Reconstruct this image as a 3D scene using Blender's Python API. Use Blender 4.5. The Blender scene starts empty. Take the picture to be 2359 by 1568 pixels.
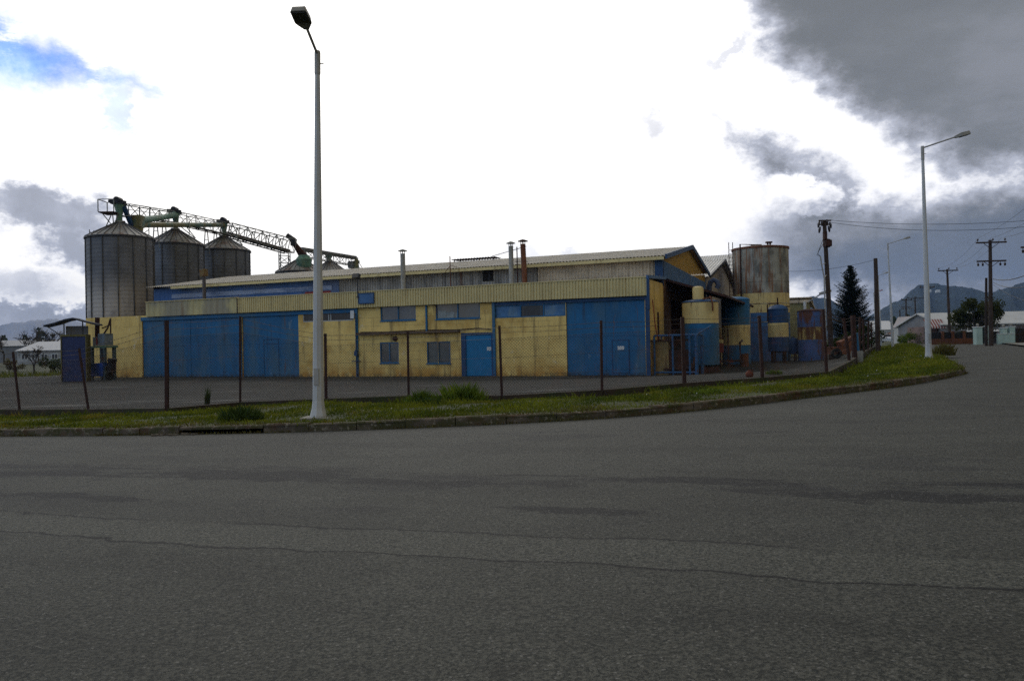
import bpy, bmesh, math, random
import numpy as np
from mathutils import Vector, Matrix
from mathutils.geometry import delaunay_2d_cdt
random.seed(7); rng = np.random.default_rng(7)
S = bpy.context.scene
COL = S.collection

# ------------------------------------------------------------------ camera
F, CX, CY = 1806.0, 1179.0, 784.0
CAM = Vector((0, 0, 1.75))
_p, _r = math.atan(9/F), 0.02
FW = Vector((0, math.cos(_p), math.sin(_p)))
_up = Vector((0, -math.sin(_p), math.cos(_p))); _rt = Vector((1, 0, 0))
RC = _rt*math.cos(_r) - _up*math.sin(_r)
UC = _up*math.cos(_r) + _rt*math.sin(_r)
cd = bpy.data.cameras.new('camera'); cam = bpy.data.objects.new('camera', cd); COL.objects.link(cam)
M4 = Matrix.Identity(4)
for i in range(3):
    M4[i][0], M4[i][1], M4[i][2], M4[i][3] = RC[i], UC[i], -FW[i], CAM[i]
cam.matrix_world = M4
cd.sensor_width = 23.5; cd.lens = 23.5*F/2358.0; cd.clip_start = 0.1; cd.clip_end = 20000
S.camera = cam

def ray(px, py): return FW + RC*((px-CX)/F) + UC*((CY-py)/F)
def at(px, py, Y):
    d = ray(px, py); return CAM + d*(Y/d.y)

# ------------------------------------------------------------------ view / render
S.view_settings.view_transform = 'Standard'; S.view_settings.look = 'None'
S.view_settings.exposure = 0.35; S.view_settings.gamma = 1.0
S.render.engine = 'CYCLES'
S.cycles.use_denoising = False
S.cycles.max_bounces = 6; S.cycles.volume_bounces = 0
S.cycles.sample_clamp_indirect = 4

# ------------------------------------------------------------------ world: broken rain clouds over a blue gap
W = bpy.data.worlds.new('World'); S.world = W; W.use_nodes = True
nt = W.node_tree; nt.nodes.clear()
class G:
    def __init__(s, t): s.t = t
    def n(s, typ, **k):
        o = s.t.nodes.new(typ)
        for a, b in k.items(): setattr(o, a, b)
        return o
    def put(s, sock, v):
        if isinstance(v, bpy.types.NodeSocket): s.t.links.new(v, sock)
        else:
            if sock.type == 'RGBA' and len(v) == 3: v = (*v, 1)
            sock.default_value = v
    def m(s, op, a, b=None, c=None, clamp=False):
        o = s.n('ShaderNodeMath', operation=op, use_clamp=clamp)
        s.put(o.inputs[0], a)
        if b is not None: s.put(o.inputs[1], b)
        if c is not None: s.put(o.inputs[2], c)
        return o.outputs[0]
    def ss(s, v, a, b, t0=0.0, t1=1.0):
        o = s.n('ShaderNodeMapRange', interpolation_type='SMOOTHSTEP')
        for i, q in enumerate((v, a, b, t0, t1)): s.put(o.inputs[i], q)
        return o.outputs[0]
    def mix(s, f, a, b, bt='MIX'):
        o = s.n('ShaderNodeMix', data_type='RGBA', blend_type=bt)
        s.put(o.inputs[0], f); s.put(o.inputs[6], a); s.put(o.inputs[7], b)
        return o.outputs[2]
    def noise(s, vec, scale, detail=4, rough=.55, dist=0.0, out=0):
        o = s.n('ShaderNodeTexNoise'); s.put(o.inputs['Vector'], vec)
        o.inputs['Scale'].default_value = scale; o.inputs['Detail'].default_value = detail
        o.inputs['Roughness'].default_value = rough; o.inputs['Distortion'].default_value = dist
        return o.outputs[out]
    def map(s, vec, sc=(1, 1, 1), rot=(0, 0, 0), loc=(0, 0, 0)):
        o = s.n('ShaderNodeMapping'); s.put(o.inputs[0], vec)
        o.inputs['Scale'].default_value = sc; o.inputs['Rotation'].default_value = rot; o.inputs['Location'].default_value = loc
        return o.outputs[0]
    def sep(s, v):
        o = s.n('ShaderNodeSeparateXYZ'); s.put(o.inputs[0], v); return o.outputs
    def comb(s, x, y, z):
        o = s.n('ShaderNodeCombineXYZ')
        for i, q in enumerate((x, y, z)): s.put(o.inputs[i], q)
        return o.outputs[0]
g = G(nt)
SUN_AZ, SUN_EL = math.radians(-8), math.radians(42)
sky = g.n('ShaderNodeTexSky', sky_type='NISHITA', sun_disc=False, sun_elevation=SUN_EL, sun_rotation=SUN_AZ)
tc = g.n('ShaderNodeTexCoord').outputs['Generated']
X_, Y_, Z_ = g.sep(tc)
AZ = g.m('ARCTAN2', X_, Y_); EL = g.m('ARCSINE', Z_)
def ae(px, py):
    d = ray(px, py).normalized(); return math.atan2(d.x, d.y), math.asin(d.z)
den = g.m('ADD', g.m('MAXIMUM', Z_, 0.0), 0.22)
PL = g.comb(g.m('DIVIDE', X_, den), g.m('DIVIDE', Y_, den), 0.0)     # cloud-deck coordinates
w1 = g.noise(g.map(tc, (1, 1, 1.5)), 8.0, 3, .5, out=1); w2 = g.noise(g.map(tc, (1, 1, 1.5), loc=(3, 1, 2)), 26.0, 8, .65, out=1)
def warp(ax):
    a = g.sep(w1)[ax]; b = g.sep(w2)[ax]
    return g.m('ADD', g.m('MULTIPLY', g.m('SUBTRACT', a, .5), .05), g.m('MULTIPLY', g.m('SUBTRACT', b, .5), .075))
A = g.m('ADD', AZ, warp(0)); E_ = g.m('ADD', EL, warp(1))
def half(p, q, soft0=-.02, soft1=.03):          # signed distance to the line p->q (left side positive), softened
    a0, e0 = ae(*p); a1, e1 = ae(*q); dx, dy = a1-a0, e1-e0; L = math.hypot(dx, dy); nx, ny = -dy/L, dx/L
    return g.m('ADD', g.m('MULTIPLY', g.m('SUBTRACT', A, a0), nx), g.m('MULTIPLY', g.m('SUBTRACT', E_, e0), ny))
def ell(px, py, rx, ry, rot=0, soft=.6, a=A, e=E_):
    a0, e0 = ae(px, py); rx /= F; ry /= F; c, s_ = math.cos(math.radians(rot)), math.sin(math.radians(rot))
    da = g.m('SUBTRACT', a, a0); de = g.m('SUBTRACT', e, e0)
    u = g.m('DIVIDE', g.m('ADD', g.m('MULTIPLY', da, c), g.m('MULTIPLY', de, s_)), rx)
    v = g.m('DIVIDE', g.m('SUBTRACT', g.m('MULTIPLY', de, c), g.m('MULTIPLY', da, s_)), ry)
    q = g.m('SQRT', g.m('ADD', g.m('MULTIPLY', u, u), g.m('MULTIPLY', v, v)))
    return g.ss(q, 1+soft*.5, 1-soft*.5)
def mn(*v):
    o = v[0]
    for q in v[1:]: o = g.m('MINIMUM', o, q)
    return o
def mx(*v):
    o = v[0]
    for q in v[1:]: o = g.m('MAXIMUM', o, q)
    return o
fb = g.noise(g.map(PL, (1, 1, 1)), 2.2, 8, .6); fb2 = g.noise(tc, 9.0, 8, .62)
# the big slate cloud, upper right
d1 = mn(half((1655, -60), (1855, 300)), half((1770, 170), (2200, 432)), half((2100, 425), (2420, 440)))
big = g.ss(d1, -.016, .062)
# the broken cloud bank under it
d2 = mn(half((1655, 300), (1890, 690)), g.m('MULTIPLY', half((1600, 250), (2330, 432)), -1.0))
bank = g.ss(d2, -.018, .06)
bank = g.m('MULTIPLY', bank, g.ss(fb2, .30, .64, .50, 1.15))
holes = mx(ell(1855, 440, 80, 36, -10, .9), ell(2080, 440, 85, 46, -20, .9), g.m('MULTIPLY', ell(2210, 432, 110, 16, -8, 1.0), .7), g.m('MULTIPLY', ell(1960, 312, 170, 30, -24, 1.0), .75))
bank = g.m('MULTIPLY', bank, g.m('SUBTRACT', 1.0, g.m('MULTIPLY', holes, .92)))
lowr = g.m('MULTIPLY', g.m('MULTIPLY', mx(ell(2280, 560, 380, 110, 0, 1.1), ell(2070, 600, 270, 110, -14, 1.1)), .92), g.ss(fb2, .30, .62, .66, 1.0))
small = mx(g.m('MULTIPLY', ell(1508, 297, 32, 34, 20, 1.7), .36), g.m('MULTIPLY', ell(1690, 112, 60, 14, 15, 1.1), .28), g.m('MULTIPLY', ell(1775, 545, 30, 12, -30, .9), .42),
           g.m('MULTIPLY', ell(1810, 585, 44, 14, -35, 1.0), .42), g.m('MULTIPLY', ell(1190, 585, 60, 16, 0, 1.2), .2), g.m('MULTIPLY', ell(1285, 578, 26, 14, 0, 1.2), .22))
left = mx(g.m('MULTIPLY', ell(105, 490, 125, 44, -8, 1.0), .5), g.m('MULTIPLY', ell(165, 568, 70, 40, -20, 1.0), .48), g.m('MULTIPLY', ell(20, 470, 110, 34, 0, 1.0), .45),
          g.m('MULTIPLY', ell(60, 730, 260, 30, 0, .8), .55), g.m('MULTIPLY', ell(40, 655, 80, 30, 0, 1.2), .30))
left = g.m('MULTIPLY', left, g.ss(fb2, .28, .6, .55, 1.1))
D = mx(g.m('MULTIPLY', big, g.ss(fb, .30, .68, .76, 1.03)), g.m('MULTIPLY', bank, .84), lowr, small, left)
# elsewhere (behind the camera, overhead) a darker uneven deck
back = g.m('MULTIPLY', mx(g.ss(Y_, .45, -.2), g.ss(Z_, .62, .85)), g.ss(fb, .3, .7, .34, .56))
D = mx(D, back)
cr = g.n('ShaderNodeValToRGB'); g.put(cr.inputs[0], D)
els = cr.color_ramp.elements
els[0].position = 0.0; els[0].color = (1.14, 1.11, 1.06, 1)
els[1].position = 1.0; els[1].color = (.148, .157, .168, 1)
for ps, c in ((.18, (.90, .90, .93)), (.42, (.44, .46, .53)), (.70, (.235, .245, .275)), (.86, (.172, .182, .196))):
    e = els.new(ps); e.color = (*c, 1)
cloud = cr.outputs[0]
# steel-blue rain base low in the right
blu = mx(ell(2260, 600, 420, 50, 0, 1.0), ell(2350, 540, 200, 50, 0, 1.0))
cloud = g.mix(g.m('MULTIPLY', blu, .75), cloud, (.100, .120, .155))
# the brightest patch, where the sun sits behind the deck
sunp = ell(960, 40, 480, 420, 0, 1.2, AZ, EL)
cloud = g.mix(sunp, cloud, (1.5, 1.46, 1.40), 'LIGHTEN')
# blue gap, upper left
b1 = mn(g.m('MULTIPLY', half((-60, -25), (400, 205)), -1.0), half((-60, 258), (370, 250)))
gap = g.m('MULTIPLY', g.ss(b1, -.012, .046), g.ss(fb2, .62, .46, .66, 1.0))
gap = g.m('MULTIPLY', gap, g.m('SUBTRACT', 1.0, g.m('MULTIPLY', g.ss(g.noise(g.map(tc, (1, 1, 2.2), loc=(2, 7, 1)), 13.0, 8, .66), .50, .62), .8)))
gap = mx(gap, g.m('MULTIPLY', ell(278, 258, 24, 46, 25, 1.0), .5), g.m('MULTIPLY', ell(292, 312, 22, 18, 0, 1.2), .25), g.m('MULTIPLY', ell(20, 55, 120, 40, -20, 1.2), .3))
skyc = g.mix(1.0, sky.outputs[0], (.085, .085, .085), 'MULTIPLY')
skyc = g.mix(.85, skyc, g.mix(g.ss(fb2, .35, .6), (.15, .33, .86), (.40, .68, .95)))
cloud = g.mix(g.ss(Y_, .35, -.15), cloud, g.mix(1.0, cloud, (1.85, 1.50, .92), 'MULTIPLY'))
tot = g.mix(gap, cloud, skyc)
# below the horizon
tot = g.mix(g.ss(Z_, 0.0, -.03), tot, (.10, .10, .09))
bg = g.n('ShaderNodeBackground'); g.put(bg.inputs[0], tot); bg.inputs[1].default_value = 1.0
out = g.n('ShaderNodeOutputWorld'); nt.links.new(bg.outputs[0], out.inputs[0])

# ------------------------------------------------------------------ sun, soft behind cloud
sl = bpy.data.lights.new('sun', 'SUN'); sl.energy = 0.5; sl.angle = math.radians(25); sl.color = (1, .96, .9)
so = bpy.data.objects.new('sun', sl); COL.objects.link(so)
sd = Vector((math.sin(SUN_AZ)*math.cos(SUN_EL), math.cos(SUN_AZ)*math.cos(SUN_EL), math.sin(SUN_EL)))
so.rotation_euler = (-sd).to_track_quat('-Z', 'Y').to_euler()

# ------------------------------------------------------------------ materials
MATS = {}
def mat(name, col, rough=.8, var=.25, scale=2.0, stain=None, metal=0.0, bump=None, spec=.3, fine=None):
    """stain: list of (colour, noise scale vec, lo, hi, amount); fine: (scale, amount)"""
    if name in MATS: return MATS[name]
    m = bpy.data.materials.new(name); m.use_nodes = True; t = m.node_tree; q = G(t)
    b = t.nodes['Principled BSDF']
    pos = q.n('ShaderNodeNewGeometry').outputs['Position']
    n1 = q.noise(pos, scale, 5, .6)
    c = q.mix(q.ss(n1, .3, .7), tuple(v*(1-var) for v in col), tuple(min(1, v*(1+var)) for v in col))
    if fine:
        nf = q.noise(pos, fine[0], 2, .6)
        c = q.mix(fine[1], c, q.mix(q.ss(nf, .35, .65), (.25, .25, .25), (.75, .75, .75)), 'OVERLAY')
    for st in stain or ():
        scol, sv, lo, hi, am = st[:5]
        ns = q.noise(q.map(pos, sv), 1.0, 6, .62)
        f = q.m('MULTIPLY', q.ss(ns, lo, hi), am)
        if len(st) > 5:                                   # only between two heights
            zz = q.sep(pos)[2]; z0, z1 = st[5]
            f = q.m('MULTIPLY', f, q.ss(zz, z0, z1))
        c = q.mix(f, c, scol)
    q.put(b.inputs['Base Color'], c); b.inputs['Roughness'].default_value = rough
    b.inputs['Metallic'].default_value = metal; b.inputs['Specular IOR Level'].default_value = spec
    if bump:
        bp = q.n('ShaderNodeBump'); bp.inputs['Strength'].default_value = bump[1]; bp.inputs['Distance'].default_value = bump[2] if len(bump) > 2 else .02
        q.put(bp.inputs['Height'], q.noise(pos, bump[0], 4, .6)); q.put(b.inputs['Normal'], bp.outputs[0])
    MATS[name] = m
    return m
RUST = (.10, .035, .015); DIRT = (.045, .032, .022)
YEL = mat('yellow_paint', (.67, .485, .165), .85, .10, 1.2, [((.40, .19, .03), (1.3, 1.3, 1.0), .34, .58, .9, (.95, .05)), ((.42, .25, .06), (.5, .5, .5), .48, .66, .7), ((.13, .09, .045), (2.8, 2.8, .22), .52, .70, .7), ((.70, .62, .45), (1.6, 1.6, 1.2), .62, .70, .5), ((.07, .06, .035), (4, 4, 2), .42, .66, .8, (.28, .02))], bump=(9, .15))  # last stain: foot band, grime with contact shade put into the colour
FAS = mat('cream_cladding', (.54, .45, .22), .6, .07, 1.5, [((.20, .13, .05), (4, 4, .25), .52, .75, .6)])
FAS2 = mat('weathered_cream_cladding', (.46, .40, .20), .7, .12, .8, [((.24, .22, .17), (.45, .45, .2), .42, .58, .85), ((.20, .10, .04), (3.5, 3.5, .2), .55, .75, .6)])
BLU = mat('blue_paint', (.009, .103, .235), .6, .16, .7, [((.045, .115, .185), (.7, .7, .25), .44, .62, .85), ((.03, .04, .055), (3, 3, .5), .54, .74, .6), ((.16, .22, .27), (2.2, 2.2, .8), .66, .72, .5), ((.11, .05, .03), (5, 5, .5), .62, .70, .7), ((.12, .06, .04), (9, 9, 7), .66, .72, .8), ((.04, .035, .03), (4, 4, 2), .40, .62, .8, (.30, .02))], fine=(60, .25))  # darkest low band: grime and contact shade, both in the colour
BLU2 = mat('bright_blue_paint', (.006, .15, .33), .5, .10, .8, [((.05, .08, .12), (2, 2, .5), .6, .8, .5)])
BLUD = mat('dark_blue_paint', (.012, .05, .13), .55, .2, 1.5, [(RUST, (3, 3, 1), .58, .75, .6)])
BLUT = mat('faded_blue_paint', (.045, .12, .26), .55, .18, 1.5, [((.12, .16, .22), (2, 2, .6), .5, .75, .6), (RUST, (3, 3, .4), .60, .75, .7)])
YELT = mat('yellow_tank_paint', (.60, .47, .20), .6, .1, 1.5, [((.30, .20, .08), (1.5, 1.5, .4), .5, .7, .6), (RUST, (3.2, 3.2, .4), .56, .66, .95)])
GRYC = mat('grey_corrugated', (.27, .255, .225), .75, .22, 1.1, [((.09, .085, .08), (3, 3, .3), .45, .7, .7), (RUST, (1.4, 1.4, .2), .63, .72, .8)])
TANC = mat('buff_corrugated', (.52, .43, .31), .8, .14, 1.3, [((.16, .12, .08), (3, 3, .4), .5, .75, .7)])
ROOF = mat('fibre_cement_roof', (.46, .44, .40), .85, .12, .8, [((.22, .20, .16), (1.5, 1.5, 1.5), .5, .75, .5)])
ROOFL = mat('light_metal_roof', (.56, .55, .52), .6, .1, .6)
GALV = mat('dull_galvanised_steel', (.115, .125, .145), .55, .22, .7, [((.07, .07, .075), (2, 2, .12), .5, .75, .4)], metal=.1)
GALVL = mat('pale_base_silo_steel', (.125, .13, .145), .65, .22, .7, [((.07, .07, .075), (2, 2, .12), .5, .75, .4), ((.42, .39, .36), (.8, .8, .5), .22, .50, .95, (8.2, 5.2))], metal=.1)  # last entry pales the shell towards the bottom
CONE = mat('silo_roof_steel', (.23, .23, .22), .6, .2, .8, [((.13, .07, .045), (1.0, 1.0, .5), .46, .66, .8)])
RIBM = mat('dark_steel', (.030, .031, .036), .6, .3, 3)
FRAMEM = mat('gantry_steel', (.17, .18, .17), .6, .3, 3, [(RUST, (2, 2, 2), .52, .7, .8)])
GRN = mat('faded_green_steel', (.10, .20, .15), .6, .25, 2, [(RUST, (3, 3, 1.5), .56, .7, .8), ((.17, .15, .06), (1, 1, 1), .5, .7, .6)])
OLV = mat('dirty_green_tube', (.19, .18, .08), .6, .25, 1, [((.05, .13, .12), (1, 1, 1), .45, .6, .8), (RUST, (3, 3, 1.5), .58, .7, .8)])
BLK = mat('black_motor', (.012, .011, .013), .6, .3, 4)
def block_joints(m, col, amount, bw=1.0, bh=.5):
    t = m.node_tree; q = G(t); b = t.nodes['Principled BSDF']; lk = b.inputs['Base Color'].links[0].from_socket
    pos = q.n('ShaderNodeNewGeometry').outputs['Position']; x, y, z = q.sep(pos); c_, s_ = math.cos(math.radians(22.5)), math.sin(math.radians(22.5))
    u = q.m('SUBTRACT', q.m('MULTIPLY', x, c_), q.m('MULTIPLY', y, s_))
    br = q.n('ShaderNodeTexBrick'); q.put(br.inputs['Vector'], q.comb(u, z, 0.0)); br.inputs['Scale'].default_value = 1.0
    br.inputs['Mortar Size'].default_value = .012; br.inputs['Mortar Smooth'].default_value = .3; br.inputs['Brick Width'].default_value = bw; br.inputs['Row Height'].default_value = bh
    f = q.m('MULTIPLY', br.outputs['Fac'], q.ss(q.noise(pos, .8, 4, .6), .35, .6, 0.0, amount))
    q.put(b.inputs['Base Color'], q.mix(f, lk, col))
block_joints(YEL, (.14, .10, .05), .55)
RST = mat('rusty_steel', (.13, .05, .025), .85, .35, 2, [((.03, .02, .02), (4, 4, .8), .5, .7, .7)])
RSTD = mat('dark_rusty_steel', (.045, .018, .013), .85, .35, 3, [((.015, .01, .01), (4, 4, 1), .5, .7, .7)])
POSTM = mat('oxide_red_post', (.036, .015, .012), .8, .3, 5, [((.02, .01, .008), (6, 6, 3), .5, .7, .6)])
BIGT = mat('rust_streaked_tank_steel', (.31, .30, .25), .7, .2, 1.0, [((.10, .10, .085), (1.1, 1.1, .6), .42, .62, .85), ((.19, .08, .03), (2.2, 2.2, .16), .48, .60, .9), (RUST, (1.6, 1.6, .5), .56, .66, .9), ((.42, .42, .40), (3, 3, .12), .62, .7, .5)])
LAMPP = mat('pale_grey_pole_paint', (.42, .43, .43), .55, .06, 1.5, [((.30, .30, .28), (5, 5, .5), .6, .8, .5), (RUST, (9, 9, 5), .70, .76, .7)])
LAMPD = mat('weathered_grey_steel', (.32, .315, .30), .6, .15, 3)
LHEAD = mat('lamp_housing', (.24, .23, .20), .6, .15, 5)
LGLASS = mat('lamp_lens', (.035, .03, .02), .25, .3, 6, spec=.5)
WOOD = mat('tarred_pole_wood', (.050, .034, .026), .9, .3, 1.5, [((.02, .014, .012), (8, 8, .5), .45, .65, .8)])
INSU = mat('brown_insulator', (.02, .012, .012), .3, .2, 4, spec=.5)
GLASS = mat('dark_window_glass', (.07, .085, .095), .12, .25, 1.2, [((.16, .17, .16), (1.4, 1.4, 1.2), .5, .7, .6)], spec=.5)
GLASSK = mat('black_window_glass', (.018, .018, .020), .25, .3, 2, [((.05, .05, .05), (6, 6, .5), .5, .7, .7)], spec=.4)
WHT = mat('white_paint', (.62, .63, .62), .6, .06, 3, [((.3, .3, .29), (30, 30, 30), .5, .6, .5)])
REDP = mat('faded_red_paint', (.22, .03, .02), .7, .2, 3)
CONC = mat('stained_concrete', (.20, .19, .165), .9, .2, 3, [((.06, .055, .04), (2, 2, .5), .5, .7, .8)], bump=(25, .3))
CHIM = mat('fibre_cement_pipe', (.27, .27, .25), .85, .12, 3, [((.14, .13, .11), (5, 5, .6), .5, .7, .6)])
BRN = mat('dirty_brown_concrete', (.085, .055, .035), .9, .3, 3, [((.25, .22, .17), (5, 5, 5), .62, .7, .8)])
DARK = mat('opening_shade_black', (.012, .011, .010), .95, .2, 2)  # black fill: shade inside openings put into the colour
PLAINW = mat('white_render', (.36, .37, .36), .85, .08, .6, [((.3, .3, .28), (1, 1, .4), .5, .7, .5)])
GREYW = mat('grey_render', (.17, .175, .185), .85, .12, .5, [((.10, .10, .10), (1, 1, .3), .5, .7, .5)])
LGREYW = mat('pale_grey_sheeting', (.33, .34, .35), .8, .08, .3)
MINT = mat('mint_render', (.34, .44, .39), .85, .08, 1, [((.2, .22, .2), (2, 2, .5), .55, .7, .5)])
DGRN = mat('dark_green_gate', (.012, .03, .022), .6, .3, 2)
TERR = mat('terracotta_render', (.14, .055, .028), .85, .2, 1)
TERRT = mat('terracotta_clay', (.13, .032, .016), .8, .2, 8)
WIRE = mat('fence_wire', (.022, .018, .014), .6, .2, 5, [(RUST, (3, 3, 3), .5, .6, .8)])
CABLE = mat('black_cable', (.012, .012, .014), .6, .1, 1)
BARK = mat('grey_bark', (.055, .045, .038), .9, .3, 6)
CARW = mat('white_car_paint', (.55, .56, .57), .3, .03, 1, spec=.5)
TYRE = mat('tyre_rubber', (.012, .012, .012), .8, .1, 3)

def leafmat(name, c1, c2, sc=1.0, c3=None):
    m = bpy.data.materials.new(name); m.use_nodes = True; t = m.node_tree; q = G(t); b = t.nodes['Principled BSDF']
    pos = q.n('ShaderNodeNewGeometry').outputs['Position']
    c = q.mix(q.ss(q.noise(pos, sc, 4, .6), .35, .65), c1, c2)
    if c3: c = q.mix(q.ss(q.noise(q.map(pos, loc=(9, 4, 2)), sc*.7, 3, .6), .55, .68), c, c3)
    c = q.mix(.5, c, q.mix(q.ss(q.noise(pos, 14*max(1, sc), 2, .5), .3, .7), (.2, .2, .2), (.8, .8, .8)), 'OVERLAY')
    q.put(b.inputs['Base Color'], c); b.inputs['Roughness'].default_value = .75; b.inputs['Specular IOR Level'].default_value = .15
    tr = q.n('ShaderNodeBsdfTranslucent'); q.put(tr.inputs[0], c)
    ms = q.n('ShaderNodeMixShader'); ms.inputs[0].default_value = .3
    t.links.new(b.outputs[0], ms.inputs[1]); t.links.new(tr.outputs[0], ms.inputs[2]); t.links.new(ms.outputs[0], t.nodes['Material Output'].inputs[0])
    return m
GRASS = leafmat('verge_grass', (.050, .072, .006), (.150, .165, .012), .9, (.17, .145, .018))
TUFTM = leafmat('lush_grass', (.045, .080, .008), (.120, .165, .016), 2.0)
DTUFT = leafmat('dark_weed', (.022, .040, .008), (.045, .075, .014), 3.0)
OLIVE = leafmat('olive_leaves', (.030, .040, .012), (.060, .070, .020), 1.2)
SPRUCE = leafmat('spruce_needles', (.007, .014, .011), (.013, .024, .016), 1.5)
DRYW = leafmat('dry_weed', (.07, .055, .018), (.12, .11, .025), 3.0)
FARL = leafmat('far_foliage', (.015, .024, .014), (.030, .040, .020), .12)

# ------------------------------------------------------------------ helpers
ROOTM = {}
def tag(o, label, cat, group=None):
    o['label'] = label; o['category'] = cat
    if group: o['group'] = group
    return o
def thing(name, label, cat, loc=(0, 0, 0), rz=0.0, group=None):
    o = bpy.data.objects.new(name, None); COL.objects.link(o); o.empty_display_size = .3
    o.location = loc; o.rotation_euler = (0, 0, rz)
    ROOTM[o.name] = Matrix.Translation(Vector(loc)) @ Matrix.Rotation(rz, 4, 'Z')
    return tag(o, label, cat, group)
def copy_tree(o, loc, label=None, parent=None):
    c = o.copy(); COL.objects.link(c)
    if parent: c.parent = parent
    else: c.location = loc; c['label'] = label
    for ch in list(o.children): copy_tree(ch, None, None, c)
    return c

class MB:
    def __init__(s): s.v = []; s.f = []; s.i = []; s.mi = 0
    def add(s, vs, fs):
        n = len(s.v); s.v += [tuple(v) for v in vs]
        for f in fs: s.f.append(tuple(k+n for k in f)); s.i.append(s.mi)
        return s
    def quad(s, a, b, c, d): return s.add((a, b, c, d), ((0, 1, 2, 3),))
    def poly(s, pts): return s.add(pts, (tuple(range(len(pts))),))
    def box(s, x0, x1, y0, y1, z0, z1):
        v = [(x, y, z) for x in (x0, x1) for y in (y0, y1) for z in (z0, z1)]
        return s.add(v, ((0, 1, 3, 2), (4, 6, 7, 5), (0, 4, 5, 1), (2, 3, 7, 6), (0, 2, 6, 4), (1, 5, 7, 3)))
    def obox(s, c, ax, ay, az):                       # centre and three half axes
        c, ax, ay, az = map(Vector, (c, ax, ay, az))
        v = [c+ax*i+ay*j+az*k for i in (-1, 1) for j in (-1, 1) for k in (-1, 1)]
        return s.add(v, ((0, 1, 3, 2), (4, 6, 7, 5), (0, 4, 5, 1), (2, 3, 7, 6), (0, 2, 6, 4), (1, 5, 7, 3)))
    def bar(s, p, q, w, h=None):
        p, q = Vector(p), Vector(q); d = (q-p)
        if d.length < 1e-6: return s
        h = h or w; d.normalize(); u = Vector((0, 0, 1)) if abs(d.z) < .95 else Vector((1, 0, 0))
        a = d.cross(u).normalized()*(w/2); b = a.cross(d).normalized()*(h/2)
        return s.obox((p+q)/2, (q-p)/2, a, b)
    def tube(s, p, q, r0, r1=None, n=8, caps=True):
        r1 = r0 if r1 is None else r1; return s.path([p, q], [r0, r1], n, caps)
    def path(s, pts, rs, n=8, caps=True):
        pts = [Vector(p) for p in pts]; k0 = len(s.v)
        if not isinstance(rs, (list, tuple)): rs = [rs]*len(pts)
        ref = None
        for i, p in enumerate(pts):
            d = (pts[min(i+1, len(pts)-1)] - pts[max(i-1, 0)]).normalized()
            if ref is None:
                u = Vector((0, 0, 1)) if abs(d.z) < .9 else Vector((1, 0, 0)); ref = d.cross(u).normalized()
            a = (ref - d*ref.dot(d)).normalized(); ref = a; b = d.cross(a)
            for j in range(n):
                t = 2*math.pi*j/n; s.v.append(tuple(p + (a*math.cos(t)+b*math.sin(t))*rs[i]))
        for i in range(len(pts)-1):
            for j in range(n):
                a0 = k0+i*n+j; a1 = k0+i*n+(j+1) % n
                s.f.append((a0, a1, a1+n, a0+n)); s.i.append(s.mi)
        if caps:
            s.f.append(tuple(k0+j for j in range(n))[::-1]); s.i.append(s.mi)
            e = k0+(len(pts)-1)*n; s.f.append(tuple(e+j for j in range(n))); s.i.append(s.mi)
        return s
    def lathe(s, c, prof, n=32, mis=None, a0=0.0, a1=2*math.pi):
        c = Vector(c); k0 = len(s.v); full = abs(a1-a0-2*math.pi) < 1e-6; m = n if full else n+1
        for (r, z) in prof:
            for j in range(m):
                t = a0+(a1-a0)*j/n; s.v.append((c.x+r*math.cos(t), c.y+r*math.sin(t), c.z+z))
        for i in range(len(prof)-1):
            for j in range(n):
                p = k0+i*m+j; q = k0+i*m+(j+1) % m
                s.f.append((p, q, q+m, p+m)); s.i.append(mis[i] if mis else s.mi)
        return s
    def corr(s, a, b, c, d, pitch, depth):           # corrugated quad: a->b along which ribs repeat, d over a, c over b
        a, b, c, d = map(Vector, (a, b, c, d)); n = max(2, round((b-a).length/pitch))
        nr = (b-a).cross(d-a).normalized()*depth; k0 = len(s.v); m = 0
        for i in range(n):
            for f, o in ((0, 0), (.12, 1), (.5, 1), (.62, 0)):
                t = (i+f)/n; s.v.append(tuple(a.lerp(b, t)+nr*o)); s.v.append(tuple(d.lerp(c, t)+nr*o)); m += 1
        s.v.append(tuple(b)); s.v.append(tuple(c)); m += 1
        for i in range(m-1):
            p = k0+2*i; s.f.append((p, p+2, p+3, p+1)); s.i.append(s.mi)
        return s
    def build(s, name, mats, parent=None, smooth=False, world=False):
        me = bpy.data.meshes.new(name); vs = s.v
        if world and parent is not None:
            r = parent
            while r.parent: r = r.parent
            inv = ROOTM[r.name].inverted(); vs = [tuple(inv @ Vector(v)) for v in vs]
        me.from_pydata(vs, [], s.f); me.update()
        if not isinstance(mats, (list, tuple)): mats = [mats]
        for m in mats: me.materials.append(m)
        if len(mats) > 1: me.polygons.foreach_set('material_index', s.i)
        if smooth:
            me.polygons.foreach_set('use_smooth', [True]*len(me.polygons))
            try: me.set_sharp_from_angle(angle=math.radians(40))
            except Exception: pass
        o = bpy.data.objects.new(name, me); COL.objects.link(o)
        if parent is not None: o.parent = parent
        return o

def sst(a, b, x):
    t = min(1, max(0, (x-a)/(b-a))); return t*t*(3-2*t)
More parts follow.
